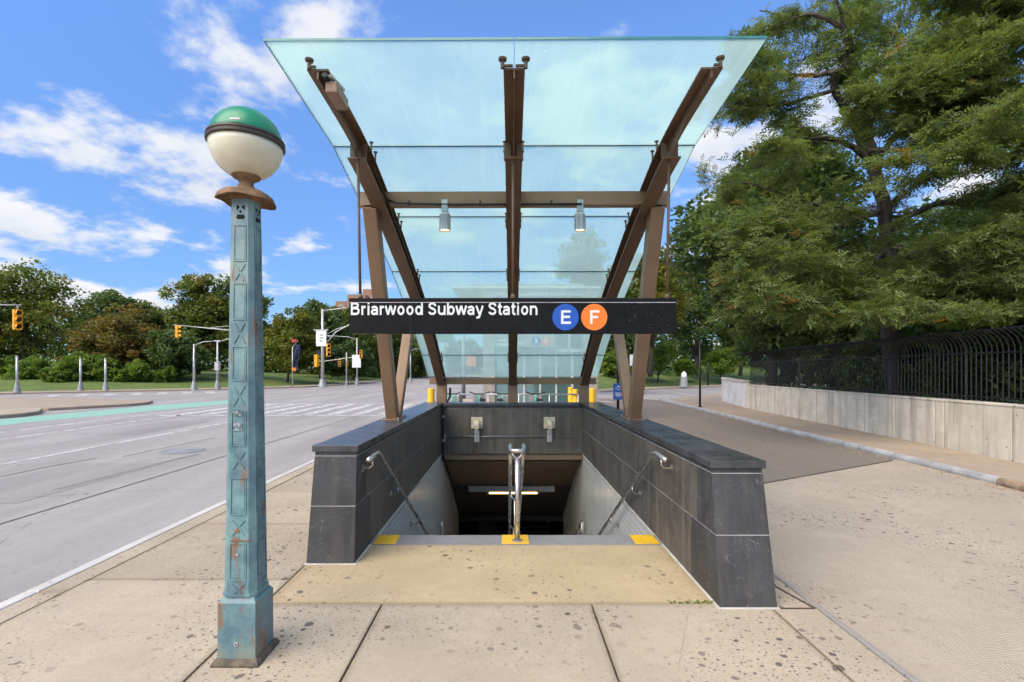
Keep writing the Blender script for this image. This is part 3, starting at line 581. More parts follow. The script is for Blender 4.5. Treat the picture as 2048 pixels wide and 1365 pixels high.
# ------------------------------------------------------------------ lamps and pipes on the back wall
for px,lab in ((954,'square beige wall lamp nearer the pipe in the corner'),(1099,'square beige wall lamp farther from the corner pipe')):
    x = (px-1016)*.00985; w = thing('wall_lamp', lab, 'lamp', (x,YB,.60), 0, 'lamps on the back wall')
    MB().box(-.115,.115,-.03,-.001,-.10,.13).build('plate', mt['beige'], w, bevel=.012)
    MB().loops([[(.055*math.cos(a)*1.25*q, -.03-d, .01-e+.06*math.sin(a)*1.25*q) for a in [2*math.pi*i/16 for i in range(16)]] for q,d,e in ((1,0,0),(.98,.05,.01),(.85,.09,.03),(.72,.12,.06))]).build('hood', mt['beige'], w, 'auto')
    MB().box(-.05,.05,-.05,-.002,-.36,-.125).build('box', mt['lgrey'], w, bevel=.006); MB().box(-.052,.052,-.053,-.05,-.21,-.20).build('seam', mt['grey'], w)
pc = thing('conduit_pipe', 'thin grey conduit running along the slate back wall', 'pipe', (0,YB,.35)); MB().tube([(XL+.05,-.012,0),(.83,-.012,0)], .009, 8).build('pipe', mt['zinc'], pc, True)
MB().box(XL+.02,XL+.085,-.03,-.003,-.05,.05).build('junction_box', mt['zinc'], pc)
dp = thing('corner_pipe', 'dark pipe running down the corner of the stairwell below the canopy', 'pipe', (XL,YB,0))
MB().tube([(.15,.18,1.30),(.15,.16,1.13),(.12,.05,1.05),(.045,-.04,.90),(.04,-.045,0),(.04,-.045,-.05),(.04,1.9,-1.15)], .022, 10).build('pipe', mt['black'], dp, True)
for z_ in (.72,.25): MB().lathe([(.028,z_),(.028,z_+.05)], (.04,-.045,0), 12).build('collar', mt['zinc'], dp)

# ================================================================== canopy
CY = 10.0
cn = thing('glass_canopy', 'curved blue-green glass canopy on three bronze beams over the stairs', 'canopy', (.095,CY,0), R(-.45))
ctrl = [(3.30,3.80),(3.61,3.782),(4.58,3.70),(5.3,3.53),(6.3,3.20),(7.43,2.79),(8.6,2.28),(10.0,1.48),(10.4,1.23)]
def spline(x):
    xs = [c[0] for c in ctrl]; i = max(1, min(len(ctrl)-3, next((k for k in range(len(xs)-1) if xs[k+1] >= x), len(xs)-2)))
    p0,p1,p2,p3 = ctrl[i-1],ctrl[i],ctrl[i+1],ctrl[min(i+2,len(ctrl)-1)]; t_ = (x-p1[0])/(p2[0]-p1[0])
    m1 = (p2[1]-p0[1])/(p2[0]-p0[0])*(p2[0]-p1[0]); m2 = (p3[1]-p1[1])/(p3[0]-p1[0])*(p2[0]-p1[0])
    return (2*t_**3-3*t_**2+1)*p1[1]+(t_**3-2*t_**2+t_)*m1+(-2*t_**3+3*t_**2)*p2[1]+(t_**3-t_**2)*m2
def nrm(y): d = (spline(y+.02)-spline(y-.02))/.04; l = math.hypot(1,d); return (-d/l, 1/l)
def cpt(y, off): n_ = nrm(y); return (y+n_[0]*off-CY, spline(y)+n_[1]*off)
def swept(y0, y1, n, x0, x1, o0, o1):
    lp = []
    for i in range(n+1):
        y = y0+(y1-y0)*i/n; a = o0(y) if callable(o0) else o0; b_ = o1(y) if callable(o1) else o1
        p, q = cpt(y,a), cpt(y,b_); lp.append([(x0,p[0],p[1]),(x1,p[0],p[1]),(x1,q[0],q[1]),(x0,q[0],q[1])])
    return MB().loops(lp)
YF = 4.52
def webbot(y):
    t_ = min(1,max(0,(y-3.9)/(YF-3.9))); t_ = t_**2.2; return -.02-.115*t_
for bx in (-1.425,0,1.425):
    bm = swept(3.61,10.0,40,bx-.0775,bx+.0775,.040,.054).build('beam', mt['bronze'], cn)
    swept(3.615,10.0,44,bx-.006,bx+.006,webbot,.0395).build('web', mt['bronze'], bm)
    swept(YF,10.0,36,bx-.0775,bx+.0775,-.150,-.136).build('bottom_flange', mt['bronze'], bm)
    for s_ in (-1,1): MB().bar((bx+s_*.052,4.58-CY,3.585),(bx+s_*.052,4.58-CY,3.73),.05,.006,(0,1,0)).build('hanger_plate', mt['bronze'], bm)
    MB().box(bx-.095,bx+.095,-.05,.14,1.001,1.40).build('post', mt['bronze_lit'], cn, bevel=.006)
# cross beams (two-stepped)
for y,h,nm in ((5.38,.15,0),(7.5,.13,0),(9.98,.13,0)):
    z0 = spline(y)-.095 if y < 7 else spline(y)-.16
    if y > 9: z0 = 1.37
    xx = 1.66
    for a,b_ in ((-xx,-1.435),(-1.415,-.01),(.01,1.415),(1.435,xx)):
        c_ = MB().box(a,b_,y-CY-.055,y-CY+.055,z0,z0+h*.45).build('cross_beam', mt['bronze_lit'], cn, bevel=.003)
        MB().box(a,b_,y-CY-.042,y-CY+.055,z0+h*.455,z0+h).build('upper_lip', mt['bronze_lit'], c_, bevel=.003)
# V struts on the parapets
for s_ in (-1,1):
    xb, xt = s_*1.605, s_*1.53
    a = (xb,6.66-CY,1.003); b_ = (xt,5.36-CY,3.41); m = MB(); m.bar(a,b_,.145,.17,(0,1,.4)); m.build('strut', mt['bronze_lit'], cn, bevel=.008)
    a = (xb-s_*.01,6.80-CY,1.002); b_ = (s_*1.50,7.45-CY,2.68); m = MB(); m.bar(a,b_,.13,.15,(0,1,.4)); m.build('strut', mt['bronze_lit'], cn, bevel=.008)
    MB().box(xb-.12,xb+.12,6.50-CY,6.96-CY,1.0005,1.012).build('base_plate', mt['bronze_lit'], cn, bevel=.003)
    for xo_ in (-.10,.10):
        for yo_ in (6.53,6.92): MB().lathe([(.014,1.012),(.014,1.03)], (xb+xo_,yo_-CY,0), 6).build('bolt', mt['zinc'], cn)
# glass panes
gj = [3.42,4.75,5.87,7.05,8.2,9.4,10.12]
for r0,r1 in zip(gj,gj[1:]):
    for a,b_ in ((-1.73,-.003),(.003,1.73)):
        p,q = cpt(r0+.006,.125), cpt(r1-.006,.125); p2,q2 = cpt(r0+.006,.144), cpt(r1-.006,.144)
        m = MB().hexa([(a,p[0],p[1]),(b_,p[0],p[1]),(b_,q[0],q[1]),(a,q[0],q[1]),(a,p2[0],p2[1]),(b_,p2[0],p2[1]),(b_,q2[0],q2[1]),(a,q2[0],q2[1])])
        m.f = m.f[:1]                                    # one optical sheet; its edges are separate strips
        g_ = m.build('glass_pane', mt['glass'], cn)
        MB().loops([[(a,p[0]-.001,p[1]+.001),(b_,p[0]-.001,p[1]+.001),(b_,p2[0]-.001,p2[1]),(a,p2[0]-.001,p2[1])],[(a,p[0]+.002,p[1]+.001),(b_,p[0]+.002,p[1]+.001),(b_,p2[0]+.002,p2[1]),(a,p2[0]+.002,p2[1])]]).build('edge', plain('glass_edge',(.05,.20,.19),.2,0,.1) if 'glass_edge' not in bpy.data.materials else bpy.data.materials['glass_edge'], g_)
        xe = a if a < -.1 else b_
        MB().bar((xe,p[0],p[1]+.009),(xe,q[0],q[1]+.009),.004,.018).build('edge', bpy.data.materials['glass_edge'], g_)
    pj = cpt(r1,.128)
    if r1 < 10: MB().bar((-1.728,pj[0],pj[1]),(1.728,pj[0],pj[1]),.010,.012).build('seal', mt['black'], cn)
# spider fittings
for bx in (-1.425,0,1.425):
    for y,big in ((3.60,1),(4.75,0),(5.87,0),(7.05,0),(9.4,0)):
        for s_ in ((-1,1) if bx == 0 or not big else ((-1,) if bx < 0 else (1,))):
            for dy in ((0,) if big else (-.07,.07)):
                p = cpt(y+dy,.05 if not big else .075); q = cpt(y+dy,.118); xx = bx+s_*(.058 if big and bx else .084); r_ = .8 if big else .5
                m = MB().tube([(xx,p[0],p[1]-.03),(xx,q[0],q[1]-.018*r_)], .014*r_+.003, 10); m.tube([(xx,q[0],q[1]-.018*r_),(xx,q[0],q[1])], [.036*r_,.040*r_], 14)
                m.build('spider_fitting', mt['bronze'], cn, 'auto')
                MB().bar((bx+s_*.01,p[0],p[1]-.012),(xx,p[0],p[1]-.012),.022,.012).build('fitting_arm', mt['bronze'], cn)
# conduit along the cross beam
m = MB().tube([(-1.33,5.30-CY,3.46),(-1.25,5.27-CY,3.415),(-.70,5.27-CY,3.40),(.72,5.27-CY,3.40)], .012, 8); m.build('conduit', mt['black'], cn, True)
for x in (-1.1,-.35,.4): MB().box(x-.01,x+.01,5.255-CY,5.285-CY,3.385,3.435).build('clip', mt['black'], cn)
m = MB().tube([(-1.335,cpt(y,-.10)[0],cpt(y,-.10)[1]) for y in (4.75,5.2,5.6,6.2,6.8,7.4,8,8.6,9.2,9.9)], .011, 6); m.build('conduit', mt['black'], cn, True)
# lamps under the cross beam
for px,lab in ((890,'small grey downlight on the cross beam above the word Briarwood'),(1160,'small grey downlight on the cross beam above the lettered discs')):
    x = (px-1016)*.0053; l = thing('downlight', lab, 'lamp', (x,5.30,3.13), 0, 'downlights under the canopy')
    MB().box(-.033,.033,-.033,.033,.19,.32).build('stem', mt['zinc'], l, bevel=.004)
    n = 40; m = MB().loops([[((.055+.004*(i%2))*q*math.cos(2*math.pi*i/n),(.055+.004*(i%2))*q*math.sin(2*math.pi*i/n),z) for i in range(n)] for z,q in ((.0,1),(.16,1),(.185,.8))], False); m.build('body', mt['zinc'], l)
    MB().lathe([(.048,.010),(.048,.014)], n=20).build('lens', emis('lamp_lens_warm',(1,.78,.42),1.1) if 'lamp_lens_warm' not in bpy.data.materials else bpy.data.materials['lamp_lens_warm'], l)
# box at the tip of the beam
fb = thing('security_camera', 'beige box housing clipped to the tip of the canopy beam nearest the lamp post', 'camera', (-1.31,3.68,3.74))
MB().box(-.03,.06,-.02,.24,-.055,.03).build('housing', mt['bronze_lit'], fb, bevel=.008); MB().tube([(-.02,-.06,.05),(-.02,.02,.035)], .02, 10).build('knob', mt['black'], fb); MB().bar((0,-.03,.06),(.05,.12,.035),.05,.02).build('bracket', mt['lgrey'], fb)

# ------------------------------------------------------------------ station sign
# letters drawn as strokes, cap height 1, stem SW
SW = .175
def arcp(cx, cz, rx, rz, a0, a1, n=14): return [(cx+rx*math.cos(R(a0+(a1-a0)*i/n)), cz+rz*math.sin(R(a0+(a1-a0)*i/n))) for i in range(n+1)]
h_ = SW/2; xh = .735
def bowl(cx): return arcp(cx, xh/2, .315-h_+.02, xh/2-h_+.01, 0, 360, 24)
GL = {
 'B': (.98, [[(.15,0),(.15,1)], [(.15,1-h_),(.50,1-h_)]+arcp(.52,.755,.20,.755-.585+.0,90,-90,10)[1:]+[(.15,.53)], [(.15,.53),(.54,.53)]+arcp(.56,.31,.235,.31-h_+.0,90,-90,10)[1:]+[(.15,h_)]]),
 'E': (.9, [[(.15,0),(.15,1)], [(.15,1-h_),(.80,1-h_)], [(.15,.52),(.74,.52)], [(.15,h_),(.82,h_)]]),
 'F': (.85, [[(.15,0),(.15,1)], [(.15,1-h_),(.78,1-h_)], [(.15,.50),(.68,.50)]]),
 'r': (.54, [[(.16,0),(.16,xh)], [(.16,.44)]+arcp(.44,.42,.28,xh-h_-.42,180,85,8)]),
 'i': (.40, [[(.2,0),(.2,xh)], [(.2,.845),(.2,1)]]),
 'a': (.78, [arcp(.36,.50,.24,xh-h_-.50,165,0,10)+[(.60,.0)], [(.62,.42),(.42,.405)]+arcp(.32,.235,.205,.235-h_+.01,110,300,10)+[(.50,.12),(.60,.26)]]),
 'w': (1.10, [[(.08,xh),(.31,.02)], [(.31,.02),(.55,xh)], [(.55,xh),(.79,.02)], [(.79,.02),(1.02,xh)]]),
 'o': (.85, [bowl(.425)]), 'd': (.85, [bowl(.40), [(.70,0),(.70,1)]]), 'b': (.85, [bowl(.45), [(.15,0),(.15,1)]]),
 'S': (.93, [arcp(.465,.735,.30,.735-.56+.0,20,90,6)+arcp(.465,.735,.29,.265-h_+.0,90,200,8)[1:]+[(.30,.57),(.62,.45)]+arcp(.465,.285,.31,.285-h_,25,-90,8)+arcp(.465,.285,.32,.285-h_,-90,-165,6)[1:]]),
 'u': (.85, [[(.15,xh),(.15,.30)]+arcp(.41,.28,.26,.28-h_+.01,180,300,10)+[(.66,.22)], [(.69,0),(.69,xh)]]),
 'n': (.85, [[(.15,0),(.15,xh)], [(.15,.46)]+arcp(.42,.44,.265,xh-h_-.44+.01,180,0,12)+[(.685,0)]]),
 'y': (.78, [[(.09,xh),(.39,.04)], [(.70,xh),(.40,-.06)]+arcp(.22,-.06,.17,.14,-15,-95,6)+[(.10,-.19)]]),
 't': (.48, [[(.22,.94),(.22,.22)]+arcp(.36,.20,.14,.20-h_+.01,180,275,6)+[(.44,h_)], [(.04,xh-h_+.01),(.43,xh-h_+.01)]]),
 ' ': (.36, [])}
GL['S'] = (.93, [[(.745,.70)]+arcp(.46,.72,.285,.28-h_,15,90,6)+arcp(.46,.72,.27,.28-h_,90,190,8)[1:]+[(.235,.625),(.36,.545),(.60,.47),(.715,.37)]+arcp(.46,.28,.285,.28-h_,5,-90,8)[1:]+arcp(.46,.28,.30,.28-h_,-90,-170,7)[1:]])
def place_text(body, x0, x1, zbase, capz, y, mat, parent, name='lettering', bold=.0):
    m = MB(); cur = 0; dep = 0
    tot = sum(GL[c][0] for c in body); k = (x1-x0)/tot
    for c in body:
        adv, strokes = GL[c]
        for st_ in strokes:
            dep = (dep+1) % 5; d0, d1 = y-.0015-dep*.00025, y+.0005
            closed = (abs(st_[0][0]-st_[-1][0])+abs(st_[0][1]-st_[-1][1])) < 1e-6
            pts = st_[:-1] if closed else st_; n = len(pts); lps = []
            for i,(px_,pz_) in enumerate(pts):
                if closed: a_,b2 = pts[i-1],pts[(i+1)%n]
                else: a_,b2 = pts[max(i-1,0)],pts[min(i+1,n-1)]
                dx,dz = b2[0]-a_[0],b2[1]-a_[1]; l = math.hypot(dx,dz); nx,nz = -dz/l*h_,dx/l*h_
                q = [(px_+nx,pz_+nz),(px_-nx,pz_-nz)]
                f_ = lambda u,w,d: (x0+(cur+u)*k, d, zbase+w*capz)
                lps.append([f_(*q[0],d0),f_(*q[1],d0),f_(*q[1],d1),f_(*q[0],d1)])
            if closed: lps.append(lps[0])
            m.loops(lps, not closed, not closed)
        cur += adv
    return m.build(name, mat, parent)
SY = 4.5
sg = thing('station_sign', 'long black station sign with white lettering hung across the entrance', 'sign', (0,SY,0))
def sx(px): return (px-1016)*.0045
def sz(py): return 1.65-(py-741)*.0045
MB().box(sx(698),sx(1352.5),0,.11,sz(667),sz(605.5)).build('panel', mt['signblk'], sg, bevel=.004)
MB().box(sx(698)-.001,sx(1353),-.006,.115,sz(604.5),sz(597)).build('top_rail', mt['signblk'], sg, bevel=.003); MB().box(sx(699),sx(1351),-.003,-.0005,sz(606),sz(604.6)).build('trim_line', mt['lgrey'], sg)
for px in (821,1080.5): MB().box(sx(px)-.0012,sx(px)+.0012,-.0012,.0005,sz(666),sz(606.4)).build('panel_joint', mt['black'], sg)
place_text('Briarwood Subway Station', sx(700.5), sx(1076.5), sz(630.5), 25.3*.0045, 0, mt['white'], sg, 'lettering', .022)
for px,ch,mat in ((1131,'E','blue'),(1188.3,'F','orange')):
    d = MB(); d.loops([[(sx(px)+26.2*.0045*math.cos(2*math.pi*i/48), yq, sz(634.8)+26.5*.0045*math.sin(2*math.pi*i/48)) for i in range(48)] for yq in (-.001,-.004)]); d = d.build('line_disc', mt[mat], sg)
    w_ = 19 if ch == 'E' else 17.5
    place_text(ch, sx(px-w_/2-1), sx(px+w_/2+3.5), sz(648.5), 27.5*.0045, -.003, mt['white'], d, 'letter', .03)
rs_ = random.Random(3)
for i in range(16):
    px = rs_.gauss(1300,22); py = rs_.uniform(612,655); s_ = rs_.uniform(.25,.6)*.0045; MB().box(sx(px)-s_,sx(px)+s_*rs_.uniform(.6,2),-.0015,0,sz(py)-s_*.6,sz(py)+s_*.6).build('scuff', mt['grey'], sg)
for x,xt in ((sx(717),-1.38+.02),(sx(1338),1.46),(sx(1026),.045)):
    r_ = MB().tube([(xt,.03,3.58),(x,.055,sz(597.2))], .0125, 10).build('hanger_rod', mt['bronze'], sg, True); MB().lathe([(.02,0),(.024,.02),(.012,.05)], (x,.055,sz(597)), 10).build('socket', mt['bronze'], r_)

# ================================================================== green globe lamp post
LP = (-1.52,2.905)
lp = thing('subway_lamp_post', 'teal iron lamp post with a green and cream globe', 'lamp post', (*LP,0), R(0))
def oct_(h, c, z, k=1): return [(x*k,y*k,z) for x,y in ((-h+c,-h),(h-c,-h),(h,-h+c),(h,h-c),(h-c,h),(-h+c,h),(-h,h-c),(-h,-h+c))]
def sq(h, z): return [(-h,-h,z),(h,-h,z),(h,h,z),(-h,h,z)]
MB().loops([sq(.135,0),sq(.134,.012),sq(.118,.035)]).build('foot_flange', mt['footmat'], lp, bevel=.004)
MB().loops([sq(.108,.02),sq(.107,.345),sq(.100,.352),sq(.082,.378)]).build('base_box', mt['post'], lp, bevel=.004)
def hw(z): return .093+(.064-.093)*(z-.37)/(2.60-.37)
zs = [.37+(2.60-.37)*i/12 for i in range(13)]
MB().loops([oct_(hw(z), hw(z)*.34, z) for z in zs]).build('shaft', mt['post'], lp)
MB().loops([oct_(hw(.40)+.006, .03, .376), oct_(hw(.40)+.006,.03,.392)]).build('collar', mt['post'], lp)
LZ = lambda py: 1.65-(py-741)*(LP[1]-.08)/1000
mot = []
pan = [(448,522),(565,640),(692,762),(822,893),(955,1030),(1085,1160)]; exs = [(528,560),(646,686),(772,812),(905,938),(1040,1070),(1166,1190)]
for fi in range(4):
    A = fi*math.pi/2
    def fp(u, z, d): x,y = rot2((u*hw(z)*.66, -hw(z)-d), A); return (x,y,z)
    for (a,b_) in pan:
        z1,z0 = LZ(a),LZ(b_); m = MB()
        def rect(u0,u1,za,zb,d0,d1): m.hexa([fp(u0,za,d1),fp(u1,za,d1),fp(u1,za,d0),fp(u0,za,d0),fp(u0,zb,d1),fp(u1,zb,d1),fp(u1,zb,d0),fp(u0,zb,d0)])
        e = .10
        rect(-.78,.78,z0,z0+.008,-.002,.005); rect(-.78,.78,z1-.008,z1,-.002,.005); rect(-.78,-.78+e,z0+.0081,z1-.0081,-.002,.005); rect(.78-e,.78,z0+.0081,z1-.0081,-.002,.005); rect(-.6,.6,z0+.012,z1-.012,-.002,.002)
        m.build('panel', mt['post'], lp)
    for (a,b_) in exs:
        z1,z0 = LZ(a),LZ(b_); m = MB()
        for s_ in (-1,1):
            for k0,k1 in ((.0,.42),(.58,1)):
                za,zb = z0+(z1-z0)*k0, z0+(z1-z0)*k1; ua,ub = s_*(-.6+1.2*k0), s_*(-.6+1.2*k1); w = .08
                m.hexa([fp(ua-w,za,.005),fp(ua+w,za,.005),fp(ua+w,za,-.002),fp(ua-w,za,-.002),fp(ub-w,zb,.005),fp(ub+w,zb,.005),fp(ub+w,zb,-.002),fp(ub-w,zb,-.002)])
        m.build('cross_motif', mt['post'], lp)
    def blob(pts, nm): m = MB(); m.loops([[fp(u,LZ(p),.0012) for u,p in pts],[fp(u,LZ(p),.0016) for u,p in pts]]); m.build(nm, mt['hole'], lp)
    blob([(-.55,408),(-.08,412),(-.45,420)],'vent_hole'); blob([(.15,412),(.6,408),(.55,420)],'vent_hole')
    blob([(.02+.16*math.cos(q),422+3*math.sin(q)) for q in [i*math.pi/5 for i in range(10)]],'vent_hole')
    blob([(-.5,431),(-.4,428),(.45,428),(.6,431),(.6,434),(.45,437),(-.4,437),(-.5,434)],'vent_hole')
for z_,r_ in ((LZ(1060),.011),(LZ(1108),.006)): MB().tube([(-.002,-hw(z_)-.001,z_),(-.002,-hw(z_)-.009,z_)], r_, 12).build('bolt', mt['rust'] if r_ > .008 else mt['lgrey'], lp)
MB().tube([(0,-.107,LZ(1283)),(0,-.114,LZ(1283))], .011, 14).build('bolt', mt['lgrey'], lp); MB().tube([(0,-.113,LZ(1283)),(0,-.1155,LZ(1283))], .005, 10).build('key_hole', mt['hole'], lp)
z_ = LZ(1080); MB().hexa([(-.04,-hw(z_)-.006,z_-.004),(.062,-hw(z_)-.006,z_-.004),(.062,-hw(z_)+.01,z_-.004),(-.04,-hw(z_)+.01,z_-.004),(-.04,-hw(z_)-.006,z_+.002),(.062,-hw(z_)-.006,z_+.002),(.062,-hw(z_)+.01,z_+.002),(-.04,-hw(z_)+.01,z_+.002)]).build('access_seam', mt['rust'], lp)
# weathered label remains
for a,b_ in ((820,832),(846,862)): MB().hexa([(-.03,-hw(LZ(b_))-.0065,LZ(b_)),(.022,-hw(LZ(b_))-.0065,LZ(b_)),(.022,-hw(LZ(b_))-.002,LZ(b_)),(-.03,-hw(LZ(b_))-.002,LZ(b_)),(-.03,-hw(LZ(a))-.0065,LZ(a)),(.022,-hw(LZ(a))-.0065,LZ(a)),(.022,-hw(LZ(a))-.002,LZ(a)),(-.03,-hw(LZ(a))-.002,LZ(a))]).build('torn_sticker', mt['sticker'], lp)
# flared cap
def sup(r, z, droop):
    o = []
    for i in range(32):
        a = 2*math.pi*i/32; ca,sa = math.cos(a),math.sin(a); e = 3.2; q = (abs(ca)**e+abs(sa)**e)**(-1/e); k_ = (q-1)/.25
        o.append((r*q*ca, r*q*sa, z-droop*k_))
    return o
MB().loops([sup(r,z,d) for r,z,d in ((.062,2.585,0),(.066,2.62,0),(.078,2.655,.002),(.100,2.668,.004),(.126,2.656,.014),(.140,2.634,.030),(.145,2.637,.030),(.132,2.664,.014),(.106,2.680,.004),(.078,2.688,0),(.045,2.705,0),(.040,2.72,0))]).build('flared_cap', mt['caprust'], lp, 'auto')
MB().loops([sup(r,z,0) for r,z in ((.0635,2.56),(.0665,2.60),(.068,2.64))],False,False).build('cap_collar', mt['post'], lp, 'auto')
MB().lathe([(.044,2.71),(.037,2.725),(.037,2.735),(.048,2.752),(.074,2.766),(.080,2.778),(.07,2.79)], n=28).build('neck', mt['caprust'], lp, 'auto')
gz, gr = 2.955,.197
MB().lathe([(gr*math.sin(a),gz-gr*math.cos(a)) for a in [R(q) for q in (8,20,32,44,56,68,80,88)]], n=48).build('lower_globe', mt['cream'], lp, True)
MB().lathe([(gr*math.cos(a)*.99,gz+.02+gr*.94*math.sin(a)) for a in [R(q) for q in (0,10,20,32,44,56,68,80,89.5)]], n=48).build('green_dome', mt['green'], lp, True)
MB().lathe([(r,z-.045) for r,z in ((.190,2.994),(.203,2.994),(.209,3.0),(.209,3.009),(.203,3.013),(.203,3.019),(.208,3.023),(.206,3.034),(.194,3.038))], n=48).build('equator_band', mt['band'], lp, 'auto')
MB().box(.02,.075,-.2135,-.2075,3.001,3.011).build('latch', mt['lgrey'], lp)

# ================================================================== concrete wall and iron fence
wt = thing('retaining_wall', 'low board-marked concrete wall under the black iron fence', 'wall')
def wpos(s_):                                             # along the wall line from A, by Y
    for (a,b),(c,d) in zip(wl,wl[1:]):
        if s_ <= d: t_ = (s_-b)/(d-b); return (a+(c-a)*t_, s_)
    return wl[-1]
wy = [7.0,8.35,8.75,10.30,10.55,11.8,13.0,14.2,15.4,16.7,18.2,19.7,21.3]
rw = random.Random(8)
for a,b in zip(wy,wy[1:]):
    p,q = wpos(a+.018),wpos(b-.018); v = Vector((q[0]-p[0],q[1]-p[1])).normalized(); n_ = (v.y,-v.x); pr = rw.uniform(-.004,.004); tk = .30
    f0 = [(p[0]-n_[0]*pr,p[1]-n_[1]*pr),(q[0]-n_[0]*pr,q[1]-n_[1]*pr)]; b0 = [(p[0]+n_[0]*tk,p[1]+n_[1]*tk),(q[0]+n_[0]*tk,q[1]+n_[1]*tk)]
    MB().hexa([(*f0[0],.0),(*b0[0],.0),(*b0[1],.0),(*f0[1],.0),(*f0[0],1.0),(*b0[0],1.0),(*b0[1],1.0),(*f0[1],1.0)]).build('wall_panel', mt['wallc'], wt, bevel=.012)
    o_ = .012; MB().hexa([(f0[0][0]-n_[0]*o_,f0[0][1],1.003),(*b0[0],1.003),(*b0[1],1.003),(f0[1][0]-n_[0]*o_,f0[1][1],1.003),(f0[0][0]-n_[0]*o_,f0[0][1],1.05),(*b0[0],1.05),(*b0[1],1.05),(f0[1][0]-n_[0]*o_,f0[1][1],1.05)]).build('cap', mt['wallc'], wt, bevel=.01)
p,q = wpos(7.05),wpos(21.25); MB().hexa([(p[0]+.05,p[1],0),(p[0]+.25,p[1],0),(q[0]+.25,q[1],0),(q[0]+.05,q[1],0),(p[0]+.05,p[1],1.03),(p[0]+.25,p[1],1.03),(q[0]+.25,q[1],1.03),(q[0]+.05,q[1],1.03)]).build('core', mt['joint'], wt)
ww = thing('painted_wall_end', 'white painted end of the concrete wall past the fence', 'wall')
(a,b),(c,d) = wl[-2:]
MB().hexa([(a+.02,b+.02,0),(a+.32,b+.02,0),(c+.3,d,0),(c,d,0),(a+.02,b+.02,1.10),(a+.32,b+.02,1.10),(c+.3,d,1.16),(c,d,1.16)]).build('wall_body', plain('whitewash',(.66,.64,.60),.8,0,.15,1.5), ww, bevel=.015)
MB().hexa([(a-.01,b+.02,1.103),(a+.34,b+.02,1.103),(c+.33,d+.02,1.163),(c-.03,d+.02,1.163),(a-.01,b+.02,1.20),(a+.34,b+.02,1.20),(c+.33,d+.02,1.28),(c-.03,d+.02,1.28)]).build('cap', mt['wallc'], ww, bevel=.01)
fe = thing('iron_fence', 'black iron fence with pickets bent outward at the top, on the wall', 'fence')
A_, B_ = Vector((wpos(7.6)[0]+.15,7.6)), Vector((wl[4][0]+.14,21.2)); fd = (B_-A_).normalized(); fn = Vector((-fd.y,fd.x))
pk = MB(); prof = [(0,1.06),(0,2.02)] + [(.34*(1-math.cos(R(q))), 2.02+.36*math.sin(R(q))) for q in (15,32,50,68,84)] + [(.40,2.385)]
pk.tube([(fn.x*u,fn.y*u,z) for u,z in prof], .0145, 4)
n = int((B_-A_).length/.118); base = None
for i in range(n+1):
    p = A_+fd*(i*.118)
    if base is None: base = pk.build('picket', mt['fence'], fe); o = base
    else: o = base.copy(); COL.objects.link(o); o.parent = fe
    o.location = (p.x,p.y,0)
for z in (1.14,1.98): MB().bar((A_.x,A_.y,z),(B_.x,B_.y,z),.035,.03).build('rail', mt['fence'], fe)
q = fn*.36; MB().bar((A_.x+q.x,A_.y+q.y,2.37),(B_.x+q.x,B_.y+q.y,2.37),.03,.012).build('rail', mt['fence'], fe)
k = 0
while k*2.3 < (B_-A_).length:
    p = A_+fd*(k*2.3+.064); MB().tube([(p.x+fn.x*u,p.y+fn.y*u,z) for u,z in [(0,1.05)]+prof[1:]], .028, 4).build('post', mt['fence'], fe); k += 1

